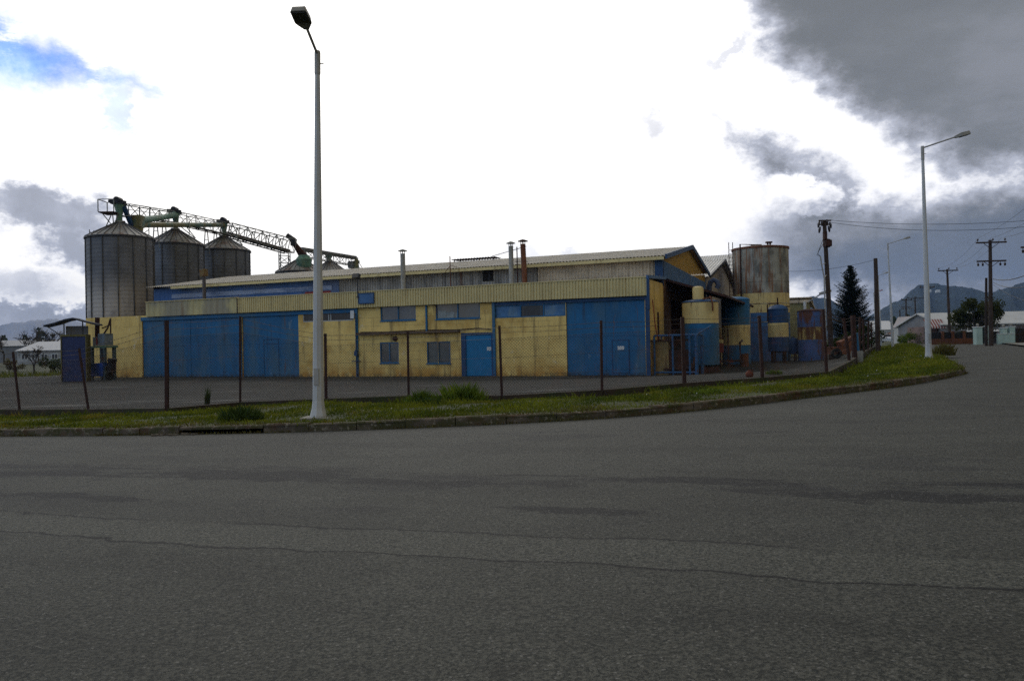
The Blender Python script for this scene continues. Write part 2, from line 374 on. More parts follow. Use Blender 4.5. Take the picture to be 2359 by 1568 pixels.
# ------------------------------------------------------------------ terrain
def zlin(X):
    l = .028*(X+7)
    if l > .5: l = .5+.3*(1-math.exp(-(l-.5)/.3))
    if l < -.15: l = -.15-.2*(1-math.exp((l+.15)/.2))
    return l
def gnd(px, py, off=0.0):
    d = ray(px, py); t = 0
    for _ in range(150):
        P = CAM+d*t; t += (P.z-zlin(P.x)-off)/(-d.z)*.8
    return CAM+d*t
TIP = gnd(2215, 858); DS = Vector((.44, .898)).normalized(); NL = Vector((-DS.y, DS.x))
def sdist(X, Y): return (X-TIP.x)*NL.x + (Y-TIP.y)*NL.y
def Z(X, Y):
    w = 1 - sst(30, 40, Y)*sst(3.8, 6.5, sdist(X, Y))
    return zlin(X)*w
def fill(poly, step, zf, name, m, far=None):
    poly = [Vector(p[:2]) for p in poly]
    xs = [p.x for p in poly]; ys = [p.y for p in poly]
    bd = []
    for i, p in enumerate(poly):
        q = poly[(i+1) % len(poly)]; n = max(1, int((q-p).length/step)); bd += [p.lerp(q, k/n) for k in range(n)]
    def inside(x, y):
        r = False
        for i in range(len(poly)):
            a, b = poly[i], poly[i-1]
            if (a.y > y) != (b.y > y) and x < (b.x-a.x)*(y-a.y)/(b.y-a.y)+a.x: r = not r
        return r
    pts = list(bd); x = min(xs)+step*.5
    while x < max(xs):
        y = min(ys)+step*.5
        while y < max(ys):
            if inside(x, y): pts.append(Vector((x, y)))
            y += step
        x += step
    n = len(bd); r = delaunay_2d_cdt(pts, [(i, (i+1) % n) for i in range(n)], [], 1, 1e-4)
    mb = MB(); mb.add([(p.x, p.y, zf(p.x, p.y)) for p in r[0]], r[2])
    o = mb.build(name, m, smooth=True); o['kind'] = 'structure'; return o

# asphalt
def asphalt(name, base, kind):
    m = bpy.data.materials.new(name); m.use_nodes = True; t = m.node_tree; q = G(t); b = t.nodes['Principled BSDF']
    pos = q.n('ShaderNodeNewGeometry').outputs['Position']; px, py, pz = q.sep(pos)
    c = q.mix(q.ss(q.noise(pos, .35, 5, .6), .3, .7), tuple(v*.86 for v in base), tuple(v*1.12 for v in base))
    al = q.m('ADD', py, q.m('MULTIPLY', px, .39))                       # across the wheel tracks
    ac = q.m('SUBTRACT', px, q.m('MULTIPLY', py, .39))                  # along them
    st = lambda f1, f2, o=0.0: q.comb(q.m('MULTIPLY', ac, f1), q.m('MULTIPLY', al, f2), o)
    qn = q.noise(st(.14, .8), 1.0, 7, .65)
    c = q.mix(q.m('MULTIPLY', q.ss(qn, .42, .66), .6), c, tuple(v*.55 for v in base))
    qp = q.noise(st(.25, .5, 7.0), 1.0, 6, .6)
    c = q.mix(q.m('MULTIPLY', q.ss(qp, .54, .68), .5), c, tuple(v*1.35 for v in base))
    oil = q.noise(pos, 1.3, 5, .6)
    c = q.mix(q.m('MULTIPLY', q.ss(oil, .62, .70), .55), c, tuple(v*.4 for v in base))
    if kind == 'road':
        wob = q.m('MULTIPLY', q.m('SUBTRACT', q.noise(pos, .40, 4, .6), .5), .9)
        wob2 = q.m('MULTIPLY', q.m('SUBTRACT', q.noise(pos, 3.5, 3, .6), .5), .16)
        def line(c0, w, soft, br=None):
            d = q.m('ABSOLUTE', q.m('SUBTRACT', q.m('ADD', al, q.m('ADD', wob, wob2)), c0))
            f = q.ss(d, w+soft, w)
            if br: f = q.m('MULTIPLY', f, q.ss(q.noise(q.map(pos, loc=(c0, 3, 1)), br[0], 4, .6), br[1], br[2]))
            return f
        wal = q.m('ADD', al, q.m('ADD', wob, wob2))
        band = q.m('MULTIPLY', q.ss(wal, 5.60, 5.64), q.ss(wal, 6.45, 6.25))
        c = q.mix(q.m('MULTIPLY', band, .55), c, tuple(v*1.5 for v in base))
        sm = q.noise(st(.22, 1.6, 3.0), 1.0, 8, .68)
        sj = q.m('MULTIPLY', q.m('SUBTRACT', q.noise(pos, 2.2, 7, .7), .5), 1.4); ws_ = q.m('ADD', wal, sj)
        smear = q.m('MULTIPLY', q.m('MULTIPLY', q.ss(ws_, 8.5, 8.75), q.ss(ws_, 9.75, 9.45)), q.m('MULTIPLY', q.ss(sm, .43, .50), q.ss(q.noise(st(.2, .35, 20.0), 1.0, 6, .65), .44, .56)))
        c = q.mix(q.m('MULTIPLY', smear, .88), c, (.008, .008, .0085))
        patch = q.m('MULTIPLY', q.ss(q.noise(st(.3, .7, 11.0), 1.0, 8, .7), .56, .60), q.ss(wal, 6.6, 7.2)); c = q.mix(q.m('MULTIPLY', patch, .5), c, (.014, .014, .0145))
        c = q.mix(q.m('MULTIPLY', line(7.0, .2, .5, (.4, .4, .6)), .45), c, (.016, .016, .016))
        c = q.mix(q.m('MULTIPLY', line(5.6, .010, .024, (1.2, .22, .40)), .97), c, (.004, .004, .004))
        c = q.mix(q.m('MULTIPLY', line(6.40, .010, .024, (.5, .40, .48)), .95), c, (.006, .006, .006))
        c = q.mix(q.m('MULTIPLY', line(8.72, .022, .05, (.5, .40, .5)), .9), c, (.006, .006, .006))
        c = q.mix(q.m('MULTIPLY', line(9.35, .03, .06, (.9, .48, .58)), .9), c, (.006, .006, .006))
        en = q.noise(st(1.8, 4.5, 5.0), 1.0, 8, .72)
        def worn(a0, l0, ra, rl):
            u_ = q.m('DIVIDE', q.m('SUBTRACT', ac, a0), ra); v_ = q.m('DIVIDE', q.m('SUBTRACT', wal, l0), rl)
            d_ = q.m('SQRT', q.m('ADD', q.m('MULTIPLY', u_, u_), q.m('MULTIPLY', v_, v_)))
            return q.ss(q.m('ADD', d_, q.m('MULTIPLY', q.m('SUBTRACT', en, .5), 4.5)), 1.15, .75)
        wm = None
        for w_ in ((-7.4, 8.95, 2.2, .34), (-5.0, 8.7, 1.6, .20), (-1.4, 9.15, 1.3, .20), (.9, 8.55, 1.4, .26), (3.4, 8.5, 1.5, .22), (-11.8, 8.7, 2.0, .28), (-9.0, 7.3, 1.4, .18), (-2.2, 7.5, .9, .14)):
            k_ = worn(*w_); wm = k_ if wm is None else q.m('MAXIMUM', wm, k_)
        c = q.mix(q.m('MULTIPLY', wm, .9), c, (.006, .006, .0065))
        # cracks by the corner of the verge
        dv = q.m('ADD', q.m('SUBTRACT', py, q.m('MULTIPLY', px, -.28)), q.m('MULTIPLY', wob, .4))
        f = q.m('MULTIPLY', q.ss(q.m('ABSOLUTE', q.m('SUBTRACT', dv, 26.2)), .09, .03), q.ss(px, 11.5, 12.5))
        c = q.mix(q.m('MULTIPLY', f, .85), c, (.012, .012, .012))
    else:
        c = q.mix(q.m('MULTIPLY', q.ss(q.noise(q.map(pos, (.12, .9, 1), (0, 0, math.radians(12))), 1.0, 6, .6), .56, .66), .7), c, (.15, .15, .145))
        c = q.mix(q.m('MULTIPLY', q.ss(q.noise(q.map(pos, loc=(5, 2, 0)), .3, 5, .6), .55, .72), .6), c, (.030, .030, .032))
    v = q.n('ShaderNodeTexVoronoi'); q.put(v.inputs['Vector'], pos); v.inputs['Scale'].default_value = 75
    sp = q.sep(v.outputs['Color'])[0]
    gr = q.noise(pos, 38, 4, .8); gr2 = q.noise(pos, 130, 2, .6)
    c = q.mix(.95, c, q.mix(q.ss(gr, .40, .60), (.14, .17, .17), (.83, .83, .82)), 'OVERLAY')
    c = q.mix(.5, c, q.mix(q.ss(gr2, .35, .65), (.2, .2, .2), (.8, .8, .8)), 'OVERLAY')
    c = q.mix(q.m('MULTIPLY', q.ss(sp, .965, .985), .4), c, (.20, .195, .18))
    q.put(b.inputs['Base Color'], c); b.inputs['Roughness'].default_value = .82 if kind == 'road' else .9; b.inputs['Specular IOR Level'].default_value = .22 if kind == 'road' else .12
    bp = q.n('ShaderNodeBump'); bp.inputs['Strength'].default_value = .5; bp.inputs['Distance'].default_value = .01
    q.put(bp.inputs['Height'], q.noise(pos, 70, 3, .7)); q.put(b.inputs['Normal'], bp.outputs[0])
    return m
ROADM = asphalt('road_asphalt', (.040, .040, .0335), 'road')
YARDM = asphalt('yard_asphalt', (.036, .035, .032), 'yard')
SOIL = mat('rough_grass_soil', (.038, .048, .016), .95, .35, .5, [((.06, .045, .03), (.6, .6, .6), .5, .7, .7)], bump=(6, .4, .05))
VERGE = mat('verge_soil', (.034, .042, .012), .95, .35, 1.5, [((.05, .035, .022), (1.2, 1.2, 1.2), .5, .68, .8)], bump=(9, .5, .04))
FIELD = mat('weedy_field', (.04, .05, .02), .95, .4, .1, [((.06, .05, .03), (.1, .1, .1), .5, .7, .6)])

# ground sheet to the horizon
def spaced(lo, hi, flo, fhi, st):
    a = list(np.arange(flo, fhi+.01, st)); k = st
    while a[-1] < hi: k *= 1.5; a.append(a[-1]+k)
    k = st
    while a[0] > lo: k *= 1.5; a.insert(0, a[0]-k)
    return a
gx = spaced(-7000, 7000, -70, 90, 3); gy = spaced(-7000, 9000, -20, 130, 3)
mb = MB(); mb.add([(x, y, Z(x, y)-.16) for y in gy for x in gx], [(j*len(gx)+i, j*len(gx)+i+1, (j+1)*len(gx)+i+1, (j+1)*len(gx)+i) for j in range(len(gy)-1) for i in range(len(gx)-1)])
o = mb.build('ground', FIELD, smooth=True); o['kind'] = 'structure'

KP = [gnd(*q) for q in ((0, 1004), (220, 1003), (430, 1000), (580, 997), (733, 993), (960, 985), (1179, 975), (1350, 966), (1500, 955), (1660, 940), (1800, 923), (1900, 911), (2000, 899), (2080, 889), (2140, 879), (2190, 868))]
KP = [KP[0]+(KP[0]-KP[3])*2.0] + KP
KP2 = [Vector((p.x, p.y)) for p in KP]
# round the tip, then along the side street
STR = [Vector((TIP.x, TIP.y))+DS*k for k in (0.8, 3, 8, 16, 30, 50, 72)]
edge = KP2 + [Vector((TIP.x-.1, TIP.y-.5))] + STR
# smooth the kerb line a little
def smooth(pts, it=2):
    for _ in range(it):
        pts = [pts[0]]+[p for a, b in zip(pts, pts[1:]) for p in (a.lerp(b, .25), a.lerp(b, .75))]+[pts[-1]]
    return pts
edge = smooth(edge, 2)
FARK = [Vector((70, 112)), Vector((52, 84)), Vector((38.0, 58)), Vector((31.5, 46)), Vector((29.5, 38)), Vector((32, 30)), Vector((45, 22))]
farroad = [edge[-1], Vector((58, 112)), Vector((70, 135)), Vector((78, 133))]
roadpoly = edge + farroad[1:] + FARK + [Vector((60, -30)), Vector((-60, -30)), Vector((-60, edge[0].y+8))]
roadpoly = [edge[0]] + edge[1:] + farroad[1:] + FARK + [Vector((60, 15)), Vector((60, -25)), Vector((-45, -25)), Vector((-45, edge[0].y+.01))]
fill(roadpoly, 2.0, lambda x, y: Z(x, y), 'road', ROADM)
# far pavement
pv = [Vector((38.0, 58)), Vector((31.5, 46)), Vector((29.5, 38)), Vector((32, 30)), Vector((45, 22)), Vector((60, 22)), Vector((60, 70)), Vector((62, 84)), Vector((74, 112)), Vector((70, 112)), Vector((52, 84))]
fill(pv, 2.0, lambda x, y: Z(x, y)+.12, 'pavement', mat('dusty_pavement', (.15, .145, .13), .9, .2, .6, [((.05, .06, .02), (.8, .8, .8), .52, .64, .8)]))

# fence line (post feet and heads as seen)
PP = [((47, 944), (30, 810)), ((206, 943), (182, 802)), ((384, 941), (384, 738)), ((553, 927), (553, 728)), ((751, 919), (749, 768)), ((941, 912), (939, 762)), ((1156, 912), (1150, 750)), ((1386, 899), (1384, 738)), ((1576, 883), (1571, 730)), ((1756, 870), (1748, 727)), ((1904, 857), (1895, 712))]
fpost = []
for b_, t_ in PP:
    B_ = gnd(*b_, off=.10); T_ = at(*t_, B_.y); fpost.append((B_, T_))
fl = [Vector((p[0].x, p[0].y)) for p in fpost]
fl = [fl[0]+(fl[0]-fl[2])*2.0, fl[0]+(fl[0]-fl[2])*.45] + fl
CORN = fl[-1]
side = [Vector((TIP.x, TIP.y))+NL*3.7+DS*k for k in (9.5, 14, 19, 26, 34, 44, 56, 72)]
vpoly = edge + [s for s in side[::-1]] + fl[::-1]
def dseg(p, a, b):
    t = max(0, min(1, (p-a).dot(b-a)/max(1e-9, (b-a).length_squared))); return (a+(b-a)*t-p).length
def dline(p, pts): return min(dseg(p, a, b) for a, b in zip(pts, pts[1:]))
def zverge(x, y):
    p = Vector((x, y)); de = dline(p, edge); df = dline(p, fl+side)
    return Z(x, y)+.125 - .34*sst(2.6, .35, df)*sst(.4, 2.2, de) + .035*math.sin(x*1.3+y)*sst(.4, 1.5, de)
fill(vpoly, .9, zverge, 'verge', VERGE)
# yard inside the fence
ypoly = fl[:] + [side[0], side[2], side[4], side[7]] + [Vector((30, 110)), Vector((-60, 110)), Vector((-60, 52)), Vector((-60, fl[0].y+3))]
ypoly = fl[:] + side + [Vector((20, 115)), Vector((-34, 80)), Vector((-40, 51.5)), Vector((-70, 49.5)), Vector((-70, fl[0].y+6))]
fill(ypoly, 2.5, lambda x, y: Z(x, y)+.004, 'yard', YARDM)

# kerb of single stones
mb = MB(); ed3 = []
acc = [0.0]
for a, b in zip(edge, edge[1:]): acc.append(acc[-1]+(b-a).length)
def along(pts, ac, d):
    d = max(0, min(ac[-1], d))
    for i in range(len(pts)-1):
        if d <= ac[i+1]+1e-9:
            return pts[i].lerp(pts[i+1], (d-ac[i])/max(1e-9, ac[i+1]-ac[i]))
    return pts[-1]
DR0, DR1 = None, None
drain_a = gnd(432, 1000); drain_b = gnd(540, 998)
d = 0.0
while d < acc[-1]-1.0:
    p, q = along(edge, acc, d+.008), along(edge, acc, d+.992); u = (q-p).normalized(); n = Vector((-u.y, u.x))
    mid = (p+q)/2
    h = .165+random.uniform(-.022, .018); off = random.uniform(-.022, .022)
    if p.x > TIP.x+1: h -= .04
    isd = drain_a.x-.05 < mid.x < drain_b.x+.3 and mid.y < 20
    v = []
    for e, w in ((p, 0), (q, 0)):
        z0 = Z(e.x, e.y)
        for (o_, hh) in ((off, -.05 if not isd else .09), (off, h-.025), (off+.025, h), (off+.15, h), (off+.15, -.05 if not isd else .09)):
            P_ = e+n*o_; v.append((P_.x, P_.y, z0+hh))
    mb.add(v, [(k, k+5, (k+1) % 5+5, (k+1) % 5) for k in range(5)] + [(4, 3, 2, 1, 0), (5, 6, 7, 8, 9)])
    d += 1.0
KERBM = mat('mossy_kerb_stone', (.088, .070, .050), .92, .35, 2.5, [((.045, .045, .014), (2.2, 2.2, 3), .42, .56, .9), ((.07, .035, .018), (1.5, 1.5, 2), .5, .64, .85), ((.20, .175, .13), (11, 11, 11), .58, .64, .8)], bump=(30, .5))
o = mb.build('kerb', KERBM); o['kind'] = 'structure'
# storm drain behind the kerb opening: flat slab, the pit's shade put into its colour
mb = MB(); p, q = Vector((drain_a.x, drain_a.y)), Vector((drain_b.x, drain_b.y)); u = (q-p).normalized(); n = Vector((-u.y, u.x)); z0 = Z(p.x, p.y)
c_ = (p+q)/2+n*.02; L = (q-p).length/2
mb.obox((c_.x, c_.y, z0+.007), (u.x*L, u.y*L, 0), (n.x*.15, n.y*.15, 0), (0, 0, .006))
tag(mb.build('storm_drain_shade', DARK), 'flat black slab standing for shade in the storm drain mouth under the kerb opposite the blue doors', 'drain')
mb = MB()
for k in range(26):
    P_ = p+u*random.uniform(-.7, .3)-n*random.uniform(.02, .22); s_ = random.uniform(.01, .035)
    mb.obox((P_.x, P_.y, Z(P_.x, P_.y)+s_*.6), (s_*random.uniform(1, 2.2), s_*.5, 0), (-s_*.4, s_, 0), (0, 0, s_*.6))
o = mb.build('gutter_debris', mat('leaf_litter', (.09, .075, .055), .9, .5, 12)); o['kind'] = 'stuff'; tag(o, 'litter and leaves washed up beside the storm drain', 'debris')

# ------------------------------------------------------------------ grass
def blades(name, m, pts, h0, h1, w, lean=.5, label=None, cat='grass', kind='stuff', parent=None):
    """pts: array n x 3 of blade feet"""
    n = len(pts); a = rng.uniform(0, 2*np.pi, n); h = rng.uniform(h0, h1, n) if not isinstance(h1, np.ndarray) else h1*rng.uniform(.6, 1.1, n)
    ww = w*rng.uniform(.7, 1.3, n); dx, dy = np.cos(a)*ww, np.sin(a)*ww
    la = rng.uniform(0, 2*np.pi, n); ll = h*lean*rng.uniform(.2, 1, n)
    v = np.zeros((n, 4, 3)); v[:, 0] = pts; v[:, 1] = pts; v[:, 2] = pts; v[:, 3] = pts
    v[:, 0, 0] -= dx; v[:, 0, 1] -= dy; v[:, 1, 0] += dx; v[:, 1, 1] += dy
    v[:, 2, 0] += dx*.6+np.cos(la)*ll*.4; v[:, 2, 1] += dy*.6+np.sin(la)*ll*.4; v[:, 2, 2] += h*.6
    v[:, 3, 0] += np.cos(la)*ll; v[:, 3, 1] += np.sin(la)*ll; v[:, 3, 2] += h
    k = np.arange(n)*4; fs = np.stack([np.stack([k, k+1, k+2], 1), np.stack([k, k+2, k+3], 1)], 1).reshape(-1, 3)
    me = bpy.data.meshes.new(name); me.from_pydata(v.reshape(-1, 3).tolist(), [], fs.tolist()); me.update(); me.materials.append(m)
    o = bpy.data.objects.new(name, me); COL.objects.link(o)
    if parent is not None: o.parent = parent
    else:
        if kind: o['kind'] = kind
        if label: tag(o, label, cat)
    return o
feet = []; dry = []; flow = []
poly_np = vpoly
def inpoly(x, y, poly):
    r = False
    for i in range(len(poly)):
        a, b = poly[i], poly[i-1]
        if (a.y > y) != (b.y > y) and x < (b.x-a.x)*(y-a.y)/(b.y-a.y)+a.x: r = not r
    return r
# triangulated once, sampled per square metre
vo = bpy.data.objects['verge'].data
tri = [[vo.vertices[i].co for i in p.vertices] for p in vo.polygons]
for t in tri:
    c_ = (t[0]+t[1]+t[2])/3
    if c_.y > 100 or c_.x < -24: continue
    ar = (t[1]-t[0]).cross(t[2]-t[0]).length/2
    df = dline(Vector((c_.x, c_.y)), fl+side); de = dline(Vector((c_.x, c_.y)), edge)
    dens = 420 if c_.y < 34 else 130
    far_r = sst(9, 15, c_.x)
    for k in range(int(ar*dens+random.random())):
        a, b = random.random(), random.random()
        if a+b > 1: a, b = 1-a, 1-b
        P_ = t[0]+(t[1]-t[0])*a+(t[2]-t[0])*b
        nz = math.sin(P_.x*1.9+2*math.sin(P_.y*1.1))*.5+math.sin(P_.x*.7-P_.y*1.7)*.5
        if de < .5 and random.random() < .5: continue
        if nz < -.45 and c_.x < 12 and random.random() < .75: continue
        hh = .06 + .06*max(0, nz) + (.14*sst(2.2, .9, df)*max(0, nz) if random.random() < .6 else 0) + .09*far_r*random.random()
        hh *= (.6+.4*sst(.2, .7, df))*random.choice((.6, 1, 1, 1.5))
        feet.append((P_.x, P_.y, P_.z-.01, hh))
        if random.random() < .0010: flow.append((P_.x, P_.y, P_.z+hh*.85))
feet = np.array(feet)
blades('verge_grass', GRASS, feet[:, :3], 0, feet[:, 3], .014, .7, 'patchy green grass strip between kerb and fence', 'grass')
# grass spilling over the kerb and into the gutter
gp = []
for i in range(7000):
    p = along(edge, acc, random.uniform(0, min(acc[-1], 60)));
    j = random.random()
    if math.sin(p.x*2.1)+math.sin(p.x*.8+1) < -.5 and p.x < 12: continue
    q = p+Vector((random.uniform(-.02, .02), random.uniform(-.10, .0) if j < .45 else random.uniform(.06, .25)))
    gp.append((q.x, q.y, Z(q.x, q.y)+(0 if j < .45 else .12), .06 if j < .45 else .12))
gp = np.array(gp); blades('gutter_grass', DRYW, gp[:, :3], 0, gp[:, 3], .010, .9, 'dry grass and moss growing along the kerb', 'grass')
mb = MB()
for (x, y, z) in flow:
    r = random.uniform(.010, .02); mb.add([(x+r*math.cos(k*1.2566), y+r*math.sin(k*1.2566), z+.01*math.sin(k*2)) for k in range(5)] + [(x, y, z+.022)], [(k, (k+1) % 5, 5) for k in range(5)])
o = mb.build('wildflowers', mat('daisy_and_dandelion_petals', (.32, .27, .06), .8, .6, 9, [((.55, .55, .5), (3, 3, 3), .5, .52, 1)])); o['kind'] = 'stuff'; tag(o, 'small yellow and white flowers scattered in the verge', 'flowers')
# individual tufts
def tuft(px, py, Y, rx, h, n, m, name, label, w=.013, group=None, lean=.6):
    P_ = at(px, py, Y); P_.z = zverge(P_.x, P_.y)-.02
    r = thing(name, label, 'plant', P_, 0, group)
    a = rng.uniform(0, 2*np.pi, n); rr = np.sqrt(rng.uniform(0, 1, n))*rx
    pts = np.stack([rr*np.cos(a), rr*np.sin(a)*.7, np.zeros(n)], 1)
    blades('leaves', m, pts, 0, h*(1-.5*(rr/rx)**2), w, lean, parent=r)
    return r
tuft(555, 968, 17.9, .5, .42, 520, DTUFT, 'weed_clump', 'dark green weed clump overhanging the kerb by the storm drain', .012)
tuft(1062, 920, 22.2, .7, .75, 900, TUFTM, 'grass_tuft', 'tallest bright green grass tuft against the fence, below the blue side door', .012, 'tall grass tufts along the fence')
tuft(968, 922, 22.6, .42, .55, 500, TUFTM, 'grass_tuft', 'smaller tall grass tuft at the fence post left of the tallest tuft', .012, 'tall grass tufts along the fence')
tuft(1125, 930, 22.3, .5, .32, 380, TUFTM, 'grass_tuft', 'low spreading leafy tuft right of the tallest grass tuft', .02, 'tall grass tufts along the fence', 1.0)
tuft(990, 945, 20.6, .5, .22, 320, DTUFT, 'weed_clump', 'low broad-leaved weed patch on the verge in front of the tall tufts', .025, None, 1.2)
tuft(478, 940, 26.2, .09, .8, 90, DTUFT, 'weed_clump', 'thin upright dark weed standing behind the fence mesh near the blue doors', .009, None, .22)
tuft(1700, 882, 25.0, .45, .22, 280, TUFTM, 'weed_clump', 'pale broad-leaved weed on the verge near the red jug', .022, None, 1.1)
tuft(1782, 866, 28.2, .30, .18, 160, TUFTM, 'weed_clump', 'small grey green weed just inside the fence, right of the red jug', .022, None, 1.1)
tuft(2175, 820, 38.0, .5, .7, 420, DRYW, 'weed_clump', 'dry brown weed stalks at the road edge right of the second lamp', .010)
tuft(1640, 925, 19.2, .45, .16, 320, TUFTM, 'weed_clump', 'low bright tuft just above the kerb below the striped tanks', .013)

# field at left beyond the yard
pts = []
for i in range(9000):
    x = random.uniform(-70, -28); y = random.uniform(50, 72)
    if x > -40.5+(y-51)*.2 and y < 60: continue
    pts.append((x, y, Z(x, y)-.16))
blades('field_grass', GRASS, np.array(pts), .15, .55, .03, .6, 'rough green field grass beyond the yard on the left', 'grass')

# ------------------------------------------------------------------ chain-link fence
def fence(name, label, posts, meshed=True, topf=.80):
    base = posts[0][0]; r = thing(name, label, 'fence', base)
    for B_, T_, w in posts:
        if w is None: continue
        mb = MB(); mb.bar(B_-Vector((0, 0, .25)), T_, w, w*.8); mb.build('post', POSTM, r, world=True)
    ml = MB(); wl = MB(); pl = MB()
    for (a, at_, _), (b, bt, _) in zip(posts, posts[1:]):
        ha, hb = (at_-a)*topf, (bt-b)*topf; L = (b-a).length; H = (ha.length+hb.length)/2
        def pt(u, v): return a.lerp(b, u/L)+ha.lerp(hb, u/L)*(v/H)+Vector((0, 0, .03))
        st = .088; k = -H
        while k < L and meshed:
            for sg in (1, -1):
                # line u = k + v (sg=1) or u = k + H - v
                v0, v1 = 0, H
                if sg == 1: v0 = max(0, -k); v1 = min(H, L-k); ua, ub = k+v0, k+v1
                else: v0 = max(0, k+H-L); v1 = min(H, k+H); ua, ub = k+H-v0, k+H-v1
                if v1-v0 > .02: ml.tube(pt(ua, v0), pt(ub, v1), .0036, n=3, caps=False)
            k += st
        for v in (0.02, H*.33, H*.66, H):
            wl.tube(pt(0, v), pt(L, v), .0045, n=3, caps=False)
        for f in (.90, .97):
            p0, p1 = a+(at_-a)*f, b+(bt-b)*f; md = (p0+p1)/2-Vector((0, 0, .03))
            wl.path([p0, md, p1], .006, 3, False)
            n = int(L/.14)
            for q in range(1, n):
                c_ = p0.lerp(p1, q/n)-Vector((0, 0, .03*(1-abs(2*q/n-1)))); wl.bar(c_-Vector((0, .02, .02)), c_+Vector((0, .02, .02)), .005)
        d_ = (b-a); d_.z = 0; d_.normalize(); n_ = Vector((-d_.y, d_.x, 0))*.09
        for s0, s1 in ((a, b),):
            v = []
            for e in (s0, s1):
                for o_, zz in ((-1, -.55), (-1, .02), (1, .02), (1, -.55)):
                    v.append(e+n_*o_+Vector((0, 0, zz)))
            pl.add(v, [(0, 1, 5, 4), (1, 2, 6, 5), (2, 3, 7, 6), (0, 3, 2, 1), (4, 5, 6, 7)])
    if meshed: ml.build('chain_link_mesh', WIRE, r, world=True)
    wl.build('wire', WIRE, r, world=True)
    pl.build('plinth', mat('mossy_plinth', (.042, .030, .020), .95, .35, 2, [((.03, .04, .012), (1.5, 1.5, 2), .45, .62, .8)], bump=(12, .4)), r, world=True)
    return r
ws = [.065, .065, .115, .065, .09, .08, .09, .09, .13, .11, .10]
posts = [(p[0], p[1], w) for p, w in zip(fpost, ws)]
d_ = posts[0][0]-posts[2][0]
extra = []
for k in (2.2, 1.1):
    B_ = posts[0][0]+d_*k*.5; B_.z = Z(B_.x, B_.y)+.1; extra.append((B_, B_+Vector((.1, 0, 2.0)), .08))
fence('chain_link_fence', 'long chain link fence on rust red posts along the front verge', extra+posts)
sp_ = []
for k, (s, lean) in enumerate(zip(side[:6], ((-.25, 0), (-.05, 0), (.1, 0), (0, 0), (.1, 0), (0, 0)))):
    B_ = Vector((s.x, s.y, Z(s.x, s.y)+.12)); sp_.append((B_, B_+Vector((lean[0], 0, 2.1 if k else 1.9)), .12 if k != 1 else .22))
fence('wire_fence', 'short rusted wire fence run beside the street, right of the tall tarred pole', [(posts[-1][0], posts[-1][1], None)]+sp_, False)

# ------------------------------------------------------------------ factory building
TH = math.radians(22.5)
O = Vector((7.0075, 40.4, 0.0)); EX = Vector((math.cos(TH), -math.sin(TH), 0)); EY = Vector((math.sin(TH), math.cos(TH), 0))
def fp(px, py, t=0.0):
    d = ray(px, py); k = (t-(CAM-O).dot(EY))/d.dot(EY); P_ = CAM+d*k; return (P_-O).dot(EX), P_.z
def wl(x, y, z): return O+EX*x+EY*y+Vector((0, 0, z))
def rect(x0, y0, x1, y1, t=0.0):                       # picture rectangle -> (x0, x1, z0, z1) in metres on the wall
    a = fp(x0, (y0+y1)/2, t)[0]; b = fp(x1, (y0+y1)/2, t)[0]; xm = (x0+x1)/2
    return a, b, fp(xm, y1, t)[1], fp(xm, y0, t)[1]
FB = thing('factory_building', 'long blue and cream factory hall with front annex and low pitched roof', 'building', O, -TH)
d1 = (-35.05, -26.62, 0, 4.05); d2 = (-26.38, -21.95, 0, 4.05); d3 = (-4.42, -.14, 0, 4.04); d4 = (-10.72, -8.75, 0, 2.45)
w_up1 = rect(876, 701, 957, 738); w_up2 = rect(1003, 696, 1105, 734); w_lo1 = rect(875, 788, 918, 836); w_lo2 = rect(983, 787, 1037, 837)
st1 = (-21.6, -17.9, 3.38, 4.0); st2 = None
st2 = (fp(1139, 710)[0], -4.44, 3.22, 3.92)
holes = [d1, d2, d3, d4, w_up1, w_up2, w_lo1, w_lo2, st1, st2]
def wall_holes(mb, x0, x1, z0, z1, holes, depth=.16):
    xs = sorted({x0, x1, *[h[0] for h in holes], *[h[1] for h in holes]}); zs = sorted({z0, z1, *[h[2] for h in holes], *[h[3] for h in holes]})
    xs = [x for x in xs if x0 <= x <= x1]; zs = [z for z in zs if z0 <= z <= z1]
    for a, b in zip(xs, xs[1:]):
        for c, d in zip(zs, zs[1:]):
            mx_, mz = (a+b)/2, (c+d)/2
            if any(h[0] < mx_ < h[1] and h[2] < mz < h[3] for h in holes): continue
            mb.quad((a, 0, c), (b, 0, c), (b, 0, d), (a, 0, d))
    for h in holes:
        a, b, c, d = h
        mb.quad((a, 0, c), (a, 0, d), (a, depth, d), (a, depth, c)); mb.quad((b, 0, d), (b, 0, c), (b, depth, c), (b, depth, d))
        mb.quad((a, 0, d), (b, 0, d), (b, depth, d), (a, depth, d)); mb.quad((b, 0, c), (a, 0, c), (a, depth, c), (b, depth, c))
mb = MB(); wall_holes(mb, -40.4, 0, -.3, 4.10, holes)
mb.quad((-40.4, 0, -.3), (-40.4, 0, 4.15), (-40.4, 9, 4.15), (-40.4, 9, -.3))
mb.quad((0, 0, -.3), (0, 4.1, -.3), (0, 4.1, 5.0), (0, 0, 5.0))                # end wall of the annex
mb.box(-40.4, -34.5, -.002, .2, 4.101, 4.22)
# fine plaster joints, a hand-width proud of nothing: shallow strips
for x in (-18.9, -12.2): mb.box(x, x+.03, -.004, 0, .1, 2.3)

WALLF = mb.build('wall', YEL, FB)
